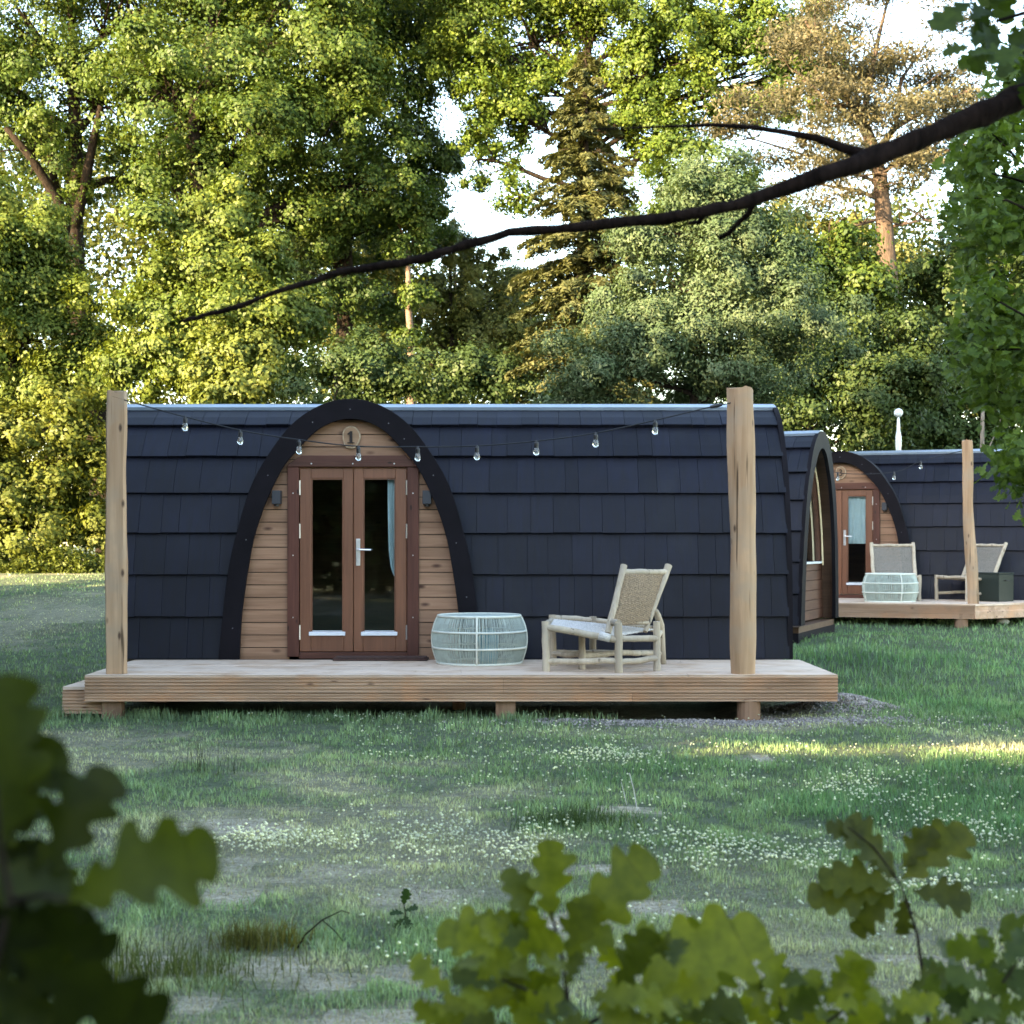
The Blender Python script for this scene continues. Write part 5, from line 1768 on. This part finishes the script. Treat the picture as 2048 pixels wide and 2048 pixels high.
a_ = N(nt_, 'ShaderNodeAttribute'); a_.attribute_name = 'tint'; nt_.links.new(a_.outputs['Color'], b_.inputs['Base Color']); b_.inputs['Roughness'].default_value = .9
o = np_mesh('gravel', v, f, 3, m_, None, np.repeat(np.array([.30, .27, .25]) * NR.uniform(.45, 1.35, (n, 1)), 8, axis=0))
tag(o, kind='stuff')


# single plants on the lawn
def tuft(label, px, py, n, h, spread, cols, lean=.5, w=.005):
    d = EYE * FPX / (py * 2048 / 1932 - HZ); x0 = X2(px, d)
    x = x0 + NR.normal(size=n) * spread; y = d + NR.normal(size=n) * spread * .7
    c = np.array(cols[0]) + (np.array(cols[1]) - np.array(cols[0])) * NR.random((n, 1))
    o = blades('grass_tussock', x, y, h * NR.uniform(.5, 1.1, n), np.full(n, w), c, lean)
    del o['kind']
    return tag(o, label, 'grass tussock', 'grass tussocks on the lawn')


tuft('yellow brown grass tussock near the bottom of the lawn left of centre', 490, 1785, 420, .11, .075, ((.10, .10, .02), (.17, .15, .04)))
tuft('sparse tuft of thin dark stems on the pale lawn left of centre', 380, 1462, 46, .24, .13, ((.06, .08, .04), (.09, .11, .06)), .35, .004)
tuft('dark green grass tussock among clover right of centre', 1085, 1560, 420, .12, .16, ((.03, .065, .02), (.06, .10, .03)))
tuft('bushy yellow green tussock at the lower left beside the dark leaves', 290, 1840, 600, .11, .22, ((.06, .09, .02), (.12, .14, .035)))
d_ = EYE * FPX / (1535 * 2048 / 1932 - HZ)
st = thing('seed_stem', 'pair of tall pale grass stems standing on the lawn right of centre', 'grass stem', (X2(1203, d_), d_, G(X2(1203, d_), d_)))
mb = MB(); mb.tube([(0, 0, 0), (-.02, 0, .12), (-.045, 0, .22)], [.003, .0025, .002], 6); mb.build('stalk', M['seat_weave'], st)
mb = MB(); mb.tube([(-.06, .02, .04), (-.075, .02, .11), (-.09, .02, .17)], [.002, .002, .0015], 6); mb.build('stalk', M['seat_weave'], st)
d_ = EYE * FPX / (1755 * 2048 / 1932 - HZ)
sd = thing('oak_seedling', 'tiny dark leaved seedling standing alone on the lower lawn', 'seedling', (X2(762, d_), d_, G(X2(762, d_), d_)))
mb = MB(); mb.tube([(0, 0, -.01), (.008, 0, .05), (0, 0, .11)], [.003, .0025, .002], 6); mb.build('stem', M['bark_dark'], sd)
sp = [((0, 0, .10), (.01, -.01, .165), (0, -1, .4), .1, .3), ((0, 0, .08), (.05, -.02, .10), (0, -.6, 1), .2, .6), ((0, 0, .07), (-.05, -.02, .08), (0, -.6, 1), .2, .2), ((0, 0, .06), (.03, -.03, .02), (.2, -.8, .5), .2, .4), ((0, 0, .05), (-.035, -.02, .02), (-.2, -.8, .5), .2, .5)]
oak_leaves('leaves', sp, 'leaf_near', sd, ((.02, .045, .014), (.04, .075, .02)), False, 1.2)
d_ = EYE * FPX / (1790 * 2048 / 1932 - HZ)
tw = MB(); tw.tube([(0, 0, 0), (.03, .01, .05), (.09, .03, .10), (.16, .05, .13), (.19, .05, .12)], [.004, .0035, .003, .002, .002], 6)
tw.tube([(.09, .03, .10), (.14, .02, .06), (.17, .0, .03)], [.002, .002, .0015], 5)
o = tw.build('dead_twig', M['bark_dark'], None, True); o.location = (X2(560, d_), d_, G(X2(560, d_), d_)); tag(o, 'thin dead twig sticking out of the lower lawn left of the seedling', 'twig')

# ------------------------------------------------------------------ woodland round the clearing, outside the frame: it throws the shade
def lit_on_lawn(p):
    """True where a leaf's shadow would fall on the strip of lawn that the photograph shows in sun"""
    t = p[:, 2] / -SUN_DIR.z
    gx = p[:, 0] + SUN_DIR.x * t; gy = p[:, 1] + SUN_DIR.y * t
    return (gx > 1.15) & (gx < 6.5) & (np.abs(gy - (11.15 - .22 * (gx - 1.3))) < .62 + .16 * np.sin(gx * 2.1) + .05 * np.sin(gx * 7))


def woodland(boxes, n, leaf):
    P_, S_ = [], []
    tot = sum((b[1] - b[0]) * (b[3] - b[2]) + (b[3] - b[2]) * b[5] + (b[1] - b[0]) * b[5] for b in boxes)
    for (x0, x1, y0, y1, z0, z1) in boxes:
        m = int(n * ((x1 - x0) * (y1 - y0) + (y1 - y0) * z1 + (x1 - x0) * z1) / tot)
        ns = max(30, m // 60)
        c = np.stack([NR.uniform(x0, x1, ns), NR.uniform(y0, y1, ns), NR.uniform(z0, z1, ns)], 1)
        c[:, 2] *= .75 + .35 * vnoise(c[:, 0], c[:, 1], 2.5, 77)
        k = NR.integers(0, ns, m)
        P_.append(c[k] + NR.normal(size=(m, 3)) * .5)
    p = np.concatenate(P_)
    p = p[(p[:, 2] > .1) & ~lit_on_lawn(p)]
    nn = rand_dirs(len(p)) + np.array([0, 0, .4]); nn /= np.linalg.norm(nn, axis=1, keepdims=True)
    v, f = leaf_quads(p, nn, NR.uniform(.8, 1.3, len(p)) * leaf, .7)
    o = np_mesh('woodland', v, f, 4, M['leaf'], None, np.array([.05, .075, .02]) * NR.uniform(.6, 1.4, (len(p), 1)))
    tag(o, kind='stuff')


woodland([(-13.8, -9.9, -17, 12, 0, 11.6), (-13.4, -9.9, 12, 19, 0, 9.6), (-16.8, -12.4, 17, 26, 0, 8.5)], 125000, .42)
woodland([(-9, 14, -21, -17, 0, 9)], 22000, .5)
